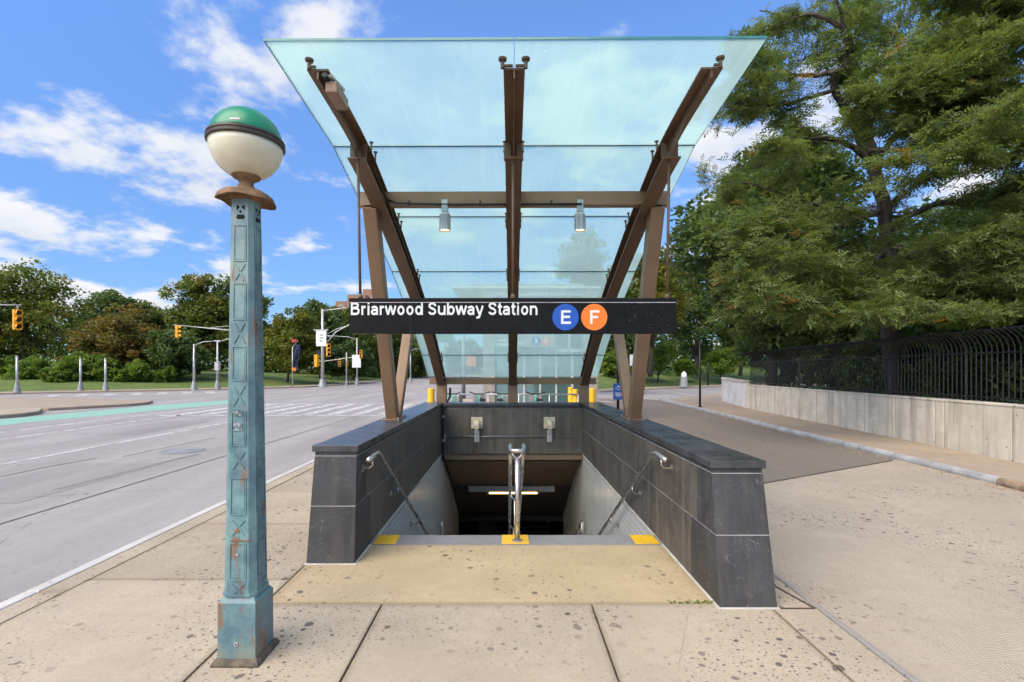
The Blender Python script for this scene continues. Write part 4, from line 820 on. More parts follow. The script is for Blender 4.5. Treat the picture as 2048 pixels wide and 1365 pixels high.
# ================================================================== trees
def leaves(name, C, size, mat, parent, rng, tintc=None, kind='leaf', up=.5, autumn=None, axis=None):
    """C: (n,3) centres. leaf = one bent quad; spray = a feathery leaf of five leaflets"""
    n = len(C); size = np.broadcast_to(size, n) * rng.uniform(.7,1.3,n)
    nv = rng.normal(size=(n,3)); nv[:,2] = np.abs(nv[:,2])+up; nv /= np.linalg.norm(nv,axis=1,keepdims=True)
    ax = rng.normal(size=(n,3)) if axis is None else axis + rng.normal(size=(n,3))*.45
    ax -= nv*(ax*nv).sum(1,keepdims=True); ax /= np.linalg.norm(ax,axis=1,keepdims=True)+1e-9
    bx = np.cross(nv,ax); S_ = size[:,None]
    V = []; 
    def quad(o, a, b, l, w): # o start, a direction, l length
        V.append(np.stack([o, o+a*l*.5+b*w*.5-nv*l*.04, o+a*l, o+a*l*.5-b*w*.5-nv*l*.04],1))
    if kind == 'leaf': quad(C-ax*S_*.5, ax, bx, S_, S_*.55)
    else:
        droop = np.array([0,0,-.18]); ax2 = ax+droop; ax2 /= np.linalg.norm(ax2,axis=1,keepdims=True)
        quad(C+ax*S_*.30, ax2, bx, S_*.7, S_*.22)
        for k,(t_,l) in enumerate(((-.35,.42),(-.05,.46),(.25,.40))):
            for s_ in (-1,1):
                d = ax*.55+bx*s_; d /= np.linalg.norm(d,axis=1,keepdims=True); quad(C+ax*S_*t_, d, np.cross(nv,d), S_*l, S_*.17)
    q = len(V); P = np.stack(V,1).reshape(-1,3); nq = n*q
    me = bpy.data.meshes.new(name); me.vertices.add(nq*4); me.vertices.foreach_set('co', P.astype(np.float32).ravel())
    me.loops.add(nq*4); me.loops.foreach_set('vertex_index', np.arange(nq*4,dtype=np.int32)); me.polygons.add(nq)
    me.polygons.foreach_set('loop_start', np.arange(0,nq*4,4,dtype=np.int32)); me.polygons.foreach_set('loop_total', np.full(nq,4,dtype=np.int32))
    at = me.attributes.new('tint','FLOAT_COLOR','POINT')
    tc = np.zeros((n,4),np.float32); base = rng.uniform(0,1,n) if tintc is None else np.clip(tintc+rng.normal(0,.22,n),0,1)
    tc[:,0] = base; tc[:,1] = np.zeros(n) if autumn is None else np.clip(autumn,0,1); tc[:,3] = 1
    at.data.foreach_set('color', np.repeat(tc,q*4,axis=0).ravel()); me.materials.append(mat); me.update(); me.validate()
    o = bpy.data.objects.new(name, me); COL.objects.link(o); o.parent = parent; return o
def blobs_tree(name, label, cat, loc, h, rx, rng, mat, n_cl, n_lf, lsize, trunk_h=.25, lobes=9, autumn=.05, up=.5, group=None, barkm=None, flat=.75, top=1.0):
    root = thing(name, label, cat, loc, 0, group); cz0 = h*trunk_h
    # lobes fill an egg-shaped crown
    LB = []
    for i in range(lobes):
        a = rng.uniform(0,2*math.pi); t_ = (i+.5)/lobes; zc = cz0+(h-cz0)*(.16+.68*t_); rr = rx*.62*math.sin(math.pi*(.20+.62*t_))**.8*rng.uniform(.45,1.0)
        LB.append((rr*math.cos(a), rr*math.sin(a), zc, rx*rng.uniform(.36,.55)))
    LB.append((0,0,h-rx*.36,rx*.40)); LB.append((0,0,cz0+(h-cz0)*.45,rx*.62)); LB = np.array(LB)
    m = MB(); tr = max(.07,h*.018); m.tube([(0,0,-.6),(rx*.03,0,cz0*.6),(rx*.05,.02*rx,cz0+(h-cz0)*.35),(0,0,h*.8)], [tr*1.25,tr,tr*.7,tr*.2], 8)
    for x,y,z,r in LB[:-2]: m.tube([(rx*.04,0,cz0*.8),(x*.4,y*.4,cz0*.6+z*.4),(x,y,z)], [tr*.55,tr*.35,tr*.1], 5)
    m.build('trunk', barkm or BARK, root, True)
    w = LB[:,3]**2; pick = rng.choice(len(LB), n_cl, p=w/w.sum()); d = rng.normal(size=(n_cl,3)); d[:,2] += .25; d /= np.linalg.norm(d,axis=1,keepdims=True)
    rad = LB[pick,3]*(1-.45*rng.uniform(0,1,n_cl)**2); cc = LB[pick,:3]+d*rad[:,None]*np.array([1,1,.92])
    cr_ = rx*rng.uniform(.07,.16,n_cl); tint = rng.uniform(.1,.9,n_cl); au = (rng.uniform(0,1,n_cl) < autumn)*rng.uniform(.4,.95,n_cl)
    idx = np.repeat(np.arange(n_cl), n_lf); off = rng.normal(size=(len(idx),3)); off *= (rng.uniform(.2,1,len(idx))**.5/np.linalg.norm(off,axis=1))[:,None]; off[:,2] *= flat
    C = cc[idx]+off*cr_[idx][:,None]*1.5; ok = C[:,2] > .02; C = C[ok]; idx = idx[ok]
    leaves('crown', C, lsize, mat, root, rng, tint[idx], 'leaf', up, au[idx]); return root
rng = np.random.default_rng(11)
# ---- hero locust behind the fence: limbs read from the photo, standing at 13 to 15 m
def limb_tree(root, limbs, rng, mat, spr, per, size, autumn_fn=None, sub_len=1.5, dens=1.0, barkm=BARK, low=1.9):
    m = MB(); tips = []; dirs = []
    def rb(p, d, L, r, lvl):
        n_ = 5; pts = [p]; cur = d.copy()
        for i in range(n_):
            cur = cur + rng.normal(size=3)*.20; cur[2] += .03 if lvl == 1 else -.02; cur /= np.linalg.norm(cur); pts.append(pts[-1]+cur*L/n_)
        if pts[-1][2] < low: return
        m.tube([tuple(q) for q in pts], [r*(1-.8*i/n_) for i in range(n_+1)], 4 if lvl > 1 else 5, False)
        if lvl == 1:
            for i in range(1,n_+1):
                for k in range(int(rng.integers(2,4))):
                    dd = cur*.5+rng.normal(size=3)*.75; dd[2] = dd[2]*.45; dd /= np.linalg.norm(dd); rb(pts[i], dd, L*rng.uniform(.35,.62), r*.42, 2)
        else:
            for i in range(1,n_+1): tips.append(pts[i]); dirs.append(cur)
    for pts,r0,r1,leafy in limbs:
        P = [np.array(p,float) for p in pts]; seg = [np.linalg.norm(b-a) for a,b in zip(P,P[1:])]; tot = sum(seg)
        # smooth resample
        out = []; 
        for i in range(len(P)-1):
            p0 = P[max(i-1,0)]; p3 = P[min(i+2,len(P)-1)]
            for k in range(6):
                t_ = k/6; a,b = P[i],P[i+1]; out.append(.5*((2*a)+(-p0+b)*t_+(2*p0-5*a+4*b-p3)*t_*t_+(-p0+3*a-3*b+p3)*t_**3))
        out.append(P[-1]); nn = len(out); m.tube([tuple(q+rng.normal(size=3)*.015) for q in out], [r0+(r1-r0)*i/(nn-1) for i in range(nn)], 10, True)
        if leafy:
            ns = int(tot*leafy*dens)
            for k in range(ns):
                t_ = rng.uniform(.22,1)**.85; i = min(nn-2,int(t_*(nn-1))); p = out[i]; d = out[i+1]-out[i]; d /= np.linalg.norm(d)
                dd = d*.7+rng.normal(size=3)*.7; dd[2] = dd[2]*.5+.08; dd /= np.linalg.norm(dd); rb(p, dd, sub_len*rng.uniform(.6,1.25)*(1.15-.45*t_), (r0+(r1-r0)*t_)*.32+.006, 1)
    m.build('trunk', barkm, root, True)
    T = np.array(tips); D = np.array(dirs); idx = np.repeat(np.arange(len(T)), per); C = T[idx]+rng.normal(size=(len(idx),3))*np.array([.11,.11,.05])
    ok = C[:,2] > low; C = C[ok]; idx = idx[ok]; tint = rng.uniform(.15,.85,len(T))
    au = autumn_fn(T,rng) if autumn_fn else np.zeros(len(T))
    leaves('crown', C, size, mat, root, rng, tint[idx], 'spray', .9, au[idx], D[idx]); return len(C)
def L3(pts, Y0, dY=0): n_ = len(pts); return [P3(px,py,Y0+(dY*i/(n_-1) if not isinstance(dY,(list,tuple)) else dY[i])) for i,(px,py) in enumerate(pts)]
t1 = thing('locust_tree', 'tall locust tree with a forked leaning trunk behind the fence', 'tree', (*P3(1782,700,14.5)[:2],.7))
def wl_(limbs): o = t1.location; return [([tuple(np.array(p)-np.array(o)) for p in pts],a,b,c) for pts,a,b,c in limbs]
H = 14.5
limbs1 = [
 (L3([(1790,795),(1782,690),(1776,560),(1768,420),(1742,315),(1722,210),(1702,120),(1690,20),(1700,-90)],H,[0,0,0,0,0,.1,.2,.3,.5]),.24,.06,1.3),
 (L3([(1738,312),(1700,230),(1668,175),(1688,130),(1690,60),(1660,-40)],H,[0,-.3,-.6,-.9,-1.1,-1.4]),.13,.03,2.2),
 (L3([(1745,330),(1690,285),(1620,278),(1560,282),(1510,300)],H,[0,-.5,-1,-1.6,-2.0]),.09,.02,2.6),
 (L3([(1690,140),(1640,150),(1590,150),(1540,130),(1500,100)],H,[-.9,-1,-1.1,-1.2,-1.4]),.07,.015,2.8),
 (L3([(1690,60),(1630,30),(1570,35),(1520,20)],H,[-1,-.8,-.6,-.2]),.07,.015,2.8),
 (L3([(1668,180),(1600,200),(1540,215),(1480,205),(1445,235)],H,[-.6,-1.0,-1.5,-2,-2.4]),.06,.012,2.8),
 (L3([(1765,430),(1690,420),(1600,400),(1510,370),(1440,360)],H,[0,.5,1,1.6,2]),.09,.02,2.6),
 (L3([(1772,520),(1700,520),(1620,500),(1550,480),(1470,470)],H,[0,-.6,-1.4,-2,-2.6]),.09,.02,2.6),
 (L3([(1776,560),(1720,600),(1640,610),(1560,620),(1500,640)],H,[0,-1.2,-2.2,-3,-3.5]),.08,.015,2.8),
 (L3([(1774,500),(1720,545),(1680,600),(1650,650)],H,[0,-1.6,-2.6,-3.2]),.07,.012,3.6),
 (L3([(1774,500),(1780,560),(1790,610),(1800,650)],H,[0,-1.6,-2.6,-3.4]),.06,.012,3.6),
 (L3([(1774,480),(1850,520),(1900,580),(1930,640)],H,[0,-1.8,-3.0,-3.8]),.06,.012,3.6),
 (L3([(1768,420),(1680,450),(1600,470),(1540,540),(1480,590)],H,[0,-1.2,-2.2,-3.0,-3.4]),.07,.012,3.2),
 (L3([(1776,560),(1850,560),(1930,590),(2000,600),(2090,620)],H,[0,-1.0,-2.0,-2.8,-3.4]),.09,.02,2.8),
 (L3([(1770,470),(1840,420),(1930,400),(2010,390),(2100,370)],H,[0,-.8,-1.5,-2.3,-3]),.10,.02,2.6),
 (L3([(1745,330),(1800,260),(1850,180),(1900,100),(1940,20)],H,[0,.5,1,1.4,2]),.10,.02,2.4),
 (L3([(1722,210),(1760,120),(1800,40),(1830,-60)],H,[.1,.4,.8,1.2]),.08,.02,2.4),
 (L3([(1735,300),(1800,300),(1880,290),(1960,270),(2040,240)],H,[0,-.8,-1.6,-2.3,-3]),.08,.02,2.4)]
au1 = lambda T,rg: np.where((rg.uniform(size=len(T)) < .012) | ((np.linalg.norm((T-np.array(P3(1815,340,14.5))+np.array(t1.location))*np.array([1,.25,.8]),axis=1) < 1.1) & (rg.uniform(size=len(T)) < .75)), rg.uniform(.35,.95,len(T)), 0)
limb_tree(t1, wl_(limbs1), rng, LEAF['locust'], 0, 4, .19, au1, 1.5, .55)
t3 = thing('locust_tree', 'locust tree whose long bare branch reaches in from the frame edge', 'tree', (15.6,11.5,.7))
o3 = np.array(t3.location)
limbs3 = [([tuple(np.array(p)-o3) for p in pts],a,b,c) for pts,a,b,c in (
 ([(15.6,11.5,.6),(15.4,11.5,4),(14.9,11.5,7),(14.6,11.4,9.5),(14.5,11.2,12)],.26,.06,1.0),
 (L3([(2230,20),(2120,20),(2048,45),(1960,110),(1880,160),(1800,175)],11.3,[0,0,-.1,-.2,-.3,-.3]),.10,.02,2.3),
 (L3([(2200,-60),(2080,-20),(1960,-10),(1880,20)],11.6,.5),.09,.02,2.6),
 (L3([(2240,140),(2120,140),(2000,190),(1900,225),(1820,250)],11.5,.6),.08,.015,2.8),
 (L3([(2220,60),(2130,70),(2040,110),(1960,140),(1900,120)],12.2,.6),.08,.015,2.8),
 (L3([(2250,250),(2150,240),(2040,280),(1960,300),(1880,330)],11.3,-1.2),.08,.015,2.6),
 (L3([(2260,420),(2150,430),(2060,470),(1980,500)],11.2,-1.0),.08,.015,2.8),
 (L3([(2260,560),(2160,570),(2080,600),(1990,640)],11.0,-.9),.07,.015,2.8))]
limb_tree(t3, limbs3, rng, LEAF['locust'], 0, 4, .19, lambda T,rg: (rg.uniform(size=len(T)) < .012)*.6, 1.4, 1.25)
# ---- dense dark trees behind
def on(px, Y): return (px-1016)*Y/1000
blobs_tree('broadleaf_tree', 'dense dark green tree hanging over the far end of the fence', 'tree', (on(1540,22),22,.5), 10.6, 4.2, rng, LEAF['dense'], 560, 85, .26, .20, 11, .02)
blobs_tree('broadleaf_tree', 'dark dense tree behind the leaning locust trunk', 'tree', (on(1880,20),20,.6), 7.6, 4.8, rng, LEAF['dense'], 420, 75, .30, .05, 11, .03)
blobs_tree('broadleaf_tree', 'dark tree behind the fence near the picture edge', 'tree', (on(2060,17),17,.6), 6.2, 3.8, rng, LEAF['dense'], 400, 70, .28, .05, 9, .03)
for i,(px,Y,h,r,lab) in enumerate(((1560,24,3.2,2.0,'dark bush behind the far end of the iron fence'),(1660,19.5,3.0,1.9,'dark bush behind the middle of the iron fence'),(1790,16.8,2.9,1.9,'dark bush at the foot of the locust trunk'),(1950,13.6,2.8,1.8,'dark bush behind the near end of the iron fence'),(2080,12.3,2.8,1.7,'dark bush behind the iron fence at the picture edge'))):
    blobs_tree('bush', lab, 'bush', (on(px,Y),Y,.7), h, r, rng, LEAF['dense'], 170, 60, .17, .02, 6, .0, group='bushes behind the fence')
# ---- park trees on the left, far trees and shrubs
trees = [ # px, top py, Y, rx, leaf, label, trunk, autumn
 (40,540,50,6.2,'park','tall tree with yellowing crown behind the hanging signal',.18,.22),
 (-70,560,48,6,'park','green tree cut off by the picture edge beyond the islands',.15,.1),
 (215,598,62,5.6,'dense','dark green tree behind the brownish low tree',.15,.02),
 (300,612,66,5.0,'park','green tree between the brownish tree and the tall pair',.15,.05),
 (235,645,50,4.7,'brown','wide brownish low tree behind the short grey posts',.12,.35),
 (395,548,56,4.6,'park','tallest slim tree just beside the lamp post',.2,.12),
 (470,565,58,4.4,'park','tall tree half hidden by the lamp post',.2,.12),
 (345,668,50,3.2,'dense','round dark green bushy tree under the tall slim tree',.08,.02),
 (575,640,56,4.6,'olive','rounded olive tree behind the dark flag',.2,.12),
 (640,612,72,5.2,'dense','dark green tree behind the white street light pole',.15,.03),
 (705,625,80,5.5,'park','green tree behind the station sign end',.12,.05),
 (690,690,62,3.4,'dense','dark low tree beside the road bend',.05,.0),
 (760,655,95,6.5,'dense','far dark tree seen between the canopy struts',.1,.0),
 (830,668,110,6.5,'park','far green tree at the end of the road',.1,.03),
 (920,690,120,7,'park','far tree seen through the lower glass',.1,.03),
 (1175,468,36,3.3,'park','bushy tree seen through the canopy glass',.2,.05),
 (1300,500,48,4.4,'olive','yellowish tree beside the canopy behind the sign',.22,.35),
 (1390,520,58,6,'dense','dark tree on the far grassy bank',.12,.02),
 (1235,600,62,5,'dense','dark tree beyond the grass seen beside the glass',.08,.02),
 (1480,560,62,6,'park','green tree on the bank above the painted wall',.12,.05),
 (1620,560,60,7,'dense','dark tree far behind the fence',.1,.02)]
for px,py,Y,rx,lf,lab,th,au in trees:
    zb = .9 if px < 700 else (.3 if px < 1000 else 1.6)
    if px == 1175: zb = .0
    top = 1.65+(741-py)*Y/1000; blobs_tree('park_tree', lab, 'tree', (on(px,Y),Y,zb), top-zb, rx, rng, LEAF[lf], 230 if Y < 90 else 130, 62, .0058*Y+.06, th, 9, au, group='trees beyond the road')
shr = [(-5,722,46.5,2.0),(70,725,46,2.3),(150,712,46,2.4),(215,718,47,2.0),(270,728,47,1.8),(330,745,48,1.3),(110,742,44,1.2),(1315,690,52,2.6),(1225,715,52,2.2),(1440,700,56,2.6),(1370,722,55,1.6),(1265,738,50,1.4)]
names = ['beside the hanging signal at the picture edge','just right of the shortest grey post','under the brownish tree, behind the middle grey post','behind the last grey post','past the last grey post','alone on the lawn before the tall trees','low in front of the other shrubs by the posts','pale and round on the far bank beside the strut','dark at the foot of the bank behind the blue sign','on the bank just before the painted wall','small behind the grey bollard','low on the bank beside the canopy']
for (px,py,Y,rx),nm in zip(shr,names):
    zb = .35 if px < 700 else 1.0; top = 1.65+(741-py)*Y/1000
    blobs_tree('shrub', 'light green leafy shrub '+nm if 'dark' not in nm else 'leafy shrub '+nm, 'shrub', (on(px,Y),Y,zb), max(1.2,top-zb), rx, rng, LEAF['shrub'], 120, 55, .26, .02, 6, .08, group='shrubs along the far pavement')
# far wood closing the view under the crowns
def wood(name, label, pts, h, n, mat, ls):
    rg = np.random.default_rng(4); P = []
    for (a,b),(c,d) in zip(pts,pts[1:]):
        k = int(n*math.hypot(c-a,d-b)); u = rg.uniform(0,1,k); hh = h*(.72+.28*np.sin(u*9+a))*rg.uniform(0,1,k)**.75
        P.append(np.stack([a+(c-a)*u+rg.normal(0,1.6,k), b+(d-b)*u+rg.normal(0,1.6,k), hh],1))
    C = np.concatenate(P); o = leaves(name, C, ls, mat, None, rg, None, 'leaf', .4); tag(o, label, 'wood', None, 'stuff'); return o
wood('woodland', 'far belt of woodland closing the view behind the park trees', [(-95,40),(-62,62),(-38,80),(-24,98),(-22,140)], 8.5, 260, LEAF['park'], .75)
wood('woodland', 'far belt of woodland behind the grassy bank', [(2,150),(8,82),(30,78),(62,92)], 9.5, 260, LEAF['dense'], .75)
# weeds at the pier foot
wr = np.random.default_rng(2); C = np.stack([wr.uniform(1.12,1.46,34), 3.545+wr.normal(0,.008,34), wr.uniform(.002,.014,34)],1)
wd = thing('weed_tuft', 'small green weeds in the joint at the foot of the black pier', 'weed', (0,0,0)); wd['kind'] = 'stuff'; leaves('blades', C, .026, LEAF['shrub'], wd, wr, None, 'leaf', .2)

lr = np.random.default_rng(9); k = 700; i_ = lr.integers(0,len(cl)-1,k); u = lr.uniform(0,1,k); cla = np.array(cl)
C = np.stack([cla[i_,0]+(cla[i_+1,0]-cla[i_,0])*u-.05-np.abs(lr.normal(0,.16,k)), cla[i_,1]+(cla[i_+1,1]-cla[i_,1])*u, np.full(k,-.042)],1)
LEAF['litter'] = leafmat('dry_leaf', ((.30,.20,.10),(.48,.36,.20),(.3,.25,.08)), .1)
tag(leaves('leaf_litter', C, .045, LEAF['litter'], None, lr, None, 'leaf', 2.5), 'dry leaves lying along the steel faced kerb', 'leaves', None, 'stuff')
# ================================================================== street furniture
def signal_head(root, loc, rz, h=1.05, mat='sig', lit=None):
    k = h/1.05; e = bpy.data.objects.new('signal_head', None); COL.objects.link(e); e.parent = root; e.location = loc; e.rotation_euler = (0,0,rz)
    for i in range(3):
        z = (.0+i*.35)*k; MB().box(-.17*k,.17*k,-.11*k,.11*k,z+.006,z+.344*k).build('section', mt[mat], e, bevel=.02*k)
        MB().tube([(0,-.112*k,z+.175*k),(0,-.118*k,z+.175*k)], .12*k, 16).build('lens', mt['redd'] if lit == i else mt['lens'], e)
        n = 12; lp_ = [[(.135*k*math.cos(R(-20+220*j/n)),-.11*k-d*k,z+.175*k+.135*k*math.sin(R(-20+220*j/n))) for j in range(n+1)] for d in (0,.2)]
        m = MB()
        vs = lp_[0]+lp_[1]; m.add(vs, [(j,j+1,n+2+j,n+1+j) for j in range(n)]); m.build('visor', mt[mat], e)
    return e
def pole(root, x, y, h, r0=.09, r1=.06, base=True, mat='mast'):
    MB().tube([(x,y,0),(x,y,h)], [r0,r1], 12).build('pole', mt[mat], root, True)
    if base: MB().lathe([(r0*2.6,0),(r0*2.5,.12),(r0*1.7,.45),(r0*1.15,.75)], (x,y,0), 12).build('base', mt['grey'], root, 'auto')
# near hanging signal on a mast arm from outside the frame
x,y = on(35,27),27
t_ = thing('traffic_signal', 'yellow hanging signal seen from behind at the picture edge', 'traffic light', (x-7,y,.05)); pole(t_,0,0,6.2)
MB().tube([(0,0,5.0),(3,-.02,5.14),(7.25,-.05,5.12)], [.07,.06,.03], 10).build('mast_arm', mt['mast'], t_, True); MB().tube([(0,0,6.0),(2.5,0,5.7),(5.8,0,5.2)], .022, 8).build('stay', mt['mast'], t_, True)
MB().tube([(7,0,4.9),(7,0,5.1)], .03, 8).build('hanger', mt['mast'], t_); signal_head(t_, (7,0,3.78), R(62), 1.1)
# second hanging signal, its pole behind the lamp post
x,y = on(508,44),44
t_ = thing('traffic_signal', 'signal on a long arm reaching out from behind the lamp post', 'traffic light', (x,y,.05)); pole(t_,0,0,6.4)
MB().tube([(0,0,4.9),(-3.5,0,5.25),(-7.1,0,5.6)], [.07,.05,.03], 8).build('mast_arm', mt['mast'], t_, True); MB().tube([(0,0,5.7),(-3.8,0,5.35)], .022, 6).build('stay', mt['mast'], t_); signal_head(t_, (-6.75,0,4.45), R(100), 1.1); signal_head(t_, (.62,-.15,2.75), R(160), 1.05); signal_head(t_, (.62,-.15,1.6), R(160), .8)
# short grey posts
for px,py,h,lab in ((34,786,2.6,'short grey post with a cone base and beige stub, nearest the picture edge'),(161,782,2.55,'short grey post in the middle of the three by the shrubs'),(211,782,2.5,'short grey post, last of the three by the shrubs')):
    x,y = G(px,py,.05); t_ = thing('grey_post', lab, 'post', (x,y,.05), 0, 'short posts on the far pavement'); pole(t_,0,0,h,.085,.07)
    MB().lathe([(.10,h),(.06,h+.04)], n=12).build('top_cap', mt['mast'], t_)
# street lights
def street_light(px, py, top, dirx, lab, armh=.25, signal=False):
    x,y = G(px,py,.05); h = 1.65+(741-top)*y/1000; t_ = thing('street_light', lab, 'street light', (x,y,.05), 0, 'street lights beyond the road'); pole(t_,0,0,h,.10,.06)
    MB().tube([(0,0,h-.1),(dirx*.8,0,h+armh*.7),(dirx*1.9,0,h+armh)], [.04,.035,.03], 8).build('arm', mt['mast'], t_, True)
    MB().loops([[(dirx*(1.8+u),v,h+armh+w) for v,w in ((-.08,-.03),(.08,-.03),(.06,.05),(-.06,.05))] for u in (0,.55)]).build('lamp_head', mt['lgrey'], t_, bevel=.02); return t_,h
street_light(388,781,690,.9,'slim street light standing before the tall slim tree'); a,h = street_light(435,779,684,1,'street light with a small box, just before the lamp post'); MB().box(-.16,.16,-.16,.16,1.6,2.3).build('control_box', mt['lgrey'], a)
a,h = street_light(714,770,678,-1.4,'street light with a white panel, beside the road bend'); MB().box(-.5,.45,-.12,-.05,1.9,3.3).build('sign_panel', mt['white'], a)
signal_head(a, (.5,-.2,2.9), R(0), .9, 'sig', 2)
MB().tube([(0,0,3.1),(-5.0,0,2.4)], .04, 6).build('mast_arm', mt['mast'], a); signal_head(a, (-1.9,-.1,2.0), R(10), .8)
a,h = street_light(821,766,702,.6,'small street light seen between the struts and the glass')
# tall pole with signs and mast arm
x,y = G(645,774,.05); t_ = thing('signal_pole', 'tall white pole with a banner sign and yellow signals', 'pole', (x,y,.05)); h = 1.65+(741-620)*y/1000; pole(t_,0,0,h,.17,.11)
MB().tube([(0,0,h-.15),(1.6,0,h+.05),(3.6,0,h+.45)], [.06,.05,.03], 8).build('light_arm', mt['mast'], t_, True)
MB().tube([(.1,0,h-3.6),(1.3,0,h-2.2),(2.6,0,h-1.5),(5.2,0,h-1.0)], [.07,.06,.05,.04], 8).build('mast_arm', mt['mast'], t_, True); MB().tube([(.1,0,h-2.6),(1.4,0,h-1.9),(3.2,0,h-1.4)], .03, 6).build('stay', mt['mast'], t_)
MB().box(-.55,.45,-.22,-.17,h-3.6,h-2.1).build('banner', mt['white'], t_, bevel=.02); MB().box(-.8,.62,-.2,-.1,h-2.07,h-1.97).build('banner_arm', mt['mast'], t_)
for k,(a_,b_) in enumerate(((-.15,.15),(-.2,.15),(-.2,.05))): MB().box(a_,b_,-.225,-.2201,h-2.6-k*.28,h-2.46-k*.28).build('print', mt['grey'], t_)
signal_head(t_, (.65,-.2,h-4.6), R(30), 1.25); signal_head(t_, (-.55,-.1,h-5.6), R(150), 1.2); MB().box(-.55,-.1,-.1,.1,h-4.4,h-4.0).build('walk_signal', mt['black'], t_)
signal_head(t_, (5.0,0,h-2.0), R(0), .9, 'sig', 2)
x,y = G(693,773,.05); t_ = thing('signal_post', 'thin post with an orange signal between the two tall poles', 'post', (x,y,.05)); pole(t_,0,0,3.4,.07,.06); signal_head(t_, (.1,-.1,1.9), R(20), .6)
# flag
x,y = G(585,774,.05); t_ = thing('flag_pole', 'pole with a drooping navy flag before the olive tree', 'flag', (x,y,.05)); pole(t_,0,0,3.9,.06,.045,False)
m = MB(); nn = 8; rows = []
for i in range(nn+1):
    z = 4.3-2.4*i/nn; rows.append([(.05+u*(.75-.35*i/nn)*(1+.1*math.sin(i)), .12*math.sin(u*6+i*.7), z-u*.35) for u in (0,.25,.5,.75,1)])
for i in range(nn):
    for j in range(4): m.poly([rows[i][j],rows[i+1][j],rows[i+1][j+1],rows[i][j+1]])
fl = m.build('flag_cloth', mt['flag'], t_, True); sd = fl.modifiers.new('thick','SOLIDIFY'); sd.thickness = .01
MB().tube([(0,0,3.8),(.55,0,4.5)], .03, 6).build('flag_arm', mt['mast'], t_); MB().box(-.05,.4,-.1,.02,4.3,4.6).build('flag_top', mt['redd'], t_); MB().box(-.05,.35,-.06,.06,1.55,1.85).build('orange_tag', mt['orange'], t_)
# bollards
def bollard(x, y, lab, h=1.22, r=.078):
    t_ = thing('bollard', lab, 'bollard', (x,y,0), 0, 'yellow bollards behind the entrance'); MB().lathe([(r,0),(r,h-.05),(r*.94,h-.015),(r*.7,h)], n=20).build('post', mt['yellow'], t_, 'auto'); MB().lathe([(r*1.25,.0),(r*1.25,.03),(r*1.02,.05)], n=20).build('collar', mt['yellow'], t_, 'auto')
bollard(on(862,11.1),11.1,'yellow bollard beside the road, behind the parapet nearer the lamp post',1.25); bollard(on(1184,11.1),11.1,'yellow bollard behind the parapet nearer the service road',1.25)
bollard(on(1150,14.0),14.0,'yellow bollard just left of the rear canopy post, taller of the far pair',1.12); bollard(on(1141,14.9),14.9,'far yellow bollard partly behind another one',1.15)
# blue stop sign pole
x,y = on(1236,20.5),20.5; t_ = thing('bus_stop_pole', 'black pole with a round-cornered blue panel beside the canopy', 'sign', (x,y,-.05)); MB().tube([(0,0,0),(0,0,3.2)], .055, 12).build('pole', mt['black'], t_, True)
z0,z1 = 1.65-(797-741)*.0205, 1.65-(765-741)*.0205
m = MB(); m.loops([[(u*.21,yq,(z0+z1)/2+w*(z1-z0)/2) for u,w in ((-1,-.9),(-.9,-1),(.9,-1),(1,-.9),(1,.9),(.9,1),(-.9,1),(-1,.9))] for yq in (-.09,-.06)]); m.build('blue_panel', mt['blue'], t_)
zc = (z0+z1)/2
MB().tube([(0,-.092,z1-.12),(0,-.094,z1-.12)], .035, 12).build('symbol', mt['white'], t_)
for dx,zz,w in ((-.09,z1-.19,.03),(.09,z1-.19,.03),(0,z1-.25,.05),(0,zc-.06,.14),(0,zc-.12,.14),(0,zc-.18,.11)): MB().box(dx-w,dx+w,-.094,-.0905,zz-.012,zz+.012).build('print', mt['white'], t_)
x,y = G(1400,815,.055); t_ = thing('black_pole', 'bare black pole on the pavement before the painted wall end', 'pole', (x,y,.055)); MB().tube([(0,0,0),(0,0,2.85)], .045, 10).build('shaft', mt['black'], t_, True); MB().lathe([(.09,0),(.09,.02),(.05,.05)], n=12).build('foot', mt['black'], t_)
x,y = G(1368,775,.05); t_ = thing('street_bollard', 'grey bollard with a pale tip on the far pavement', 'bollard', (x,y,.05)); MB().lathe([(.42,0),(.40,.2),(.30,.9),(.28,1.0)], n=14).build('body', mt['grey'], t_, 'auto'); MB().lathe([(.27,1.0),(.22,1.35),(.05,1.5)], n=14).build('tip', mt['white'], t_, 'auto')
x,y = G(1416,771,.05); t_ = thing('black_pole', 'thin dark pole at the foot of the far grassy bank', 'pole', (x,y,.05)); MB().tube([(0,0,0),(0,0,2.6)], .07, 8).build('shaft', mt['black'], t_, True); MB().lathe([(.16,0),(.14,.3),(.08,.4)], n=10).build('foot', mt['black'], t_)
x,y = on(1265,43),43; t_ = thing('notice_board', 'small white notice between the strut legs', 'sign', (x,y,.05)); MB().tube([(0,0,0),(0,0,2.9)], .05, 8).build('post', mt['grey'], t_); MB().box(-.25,.25,-.08,-.04,2.0,2.95).build('panel', mt['white'], t_)

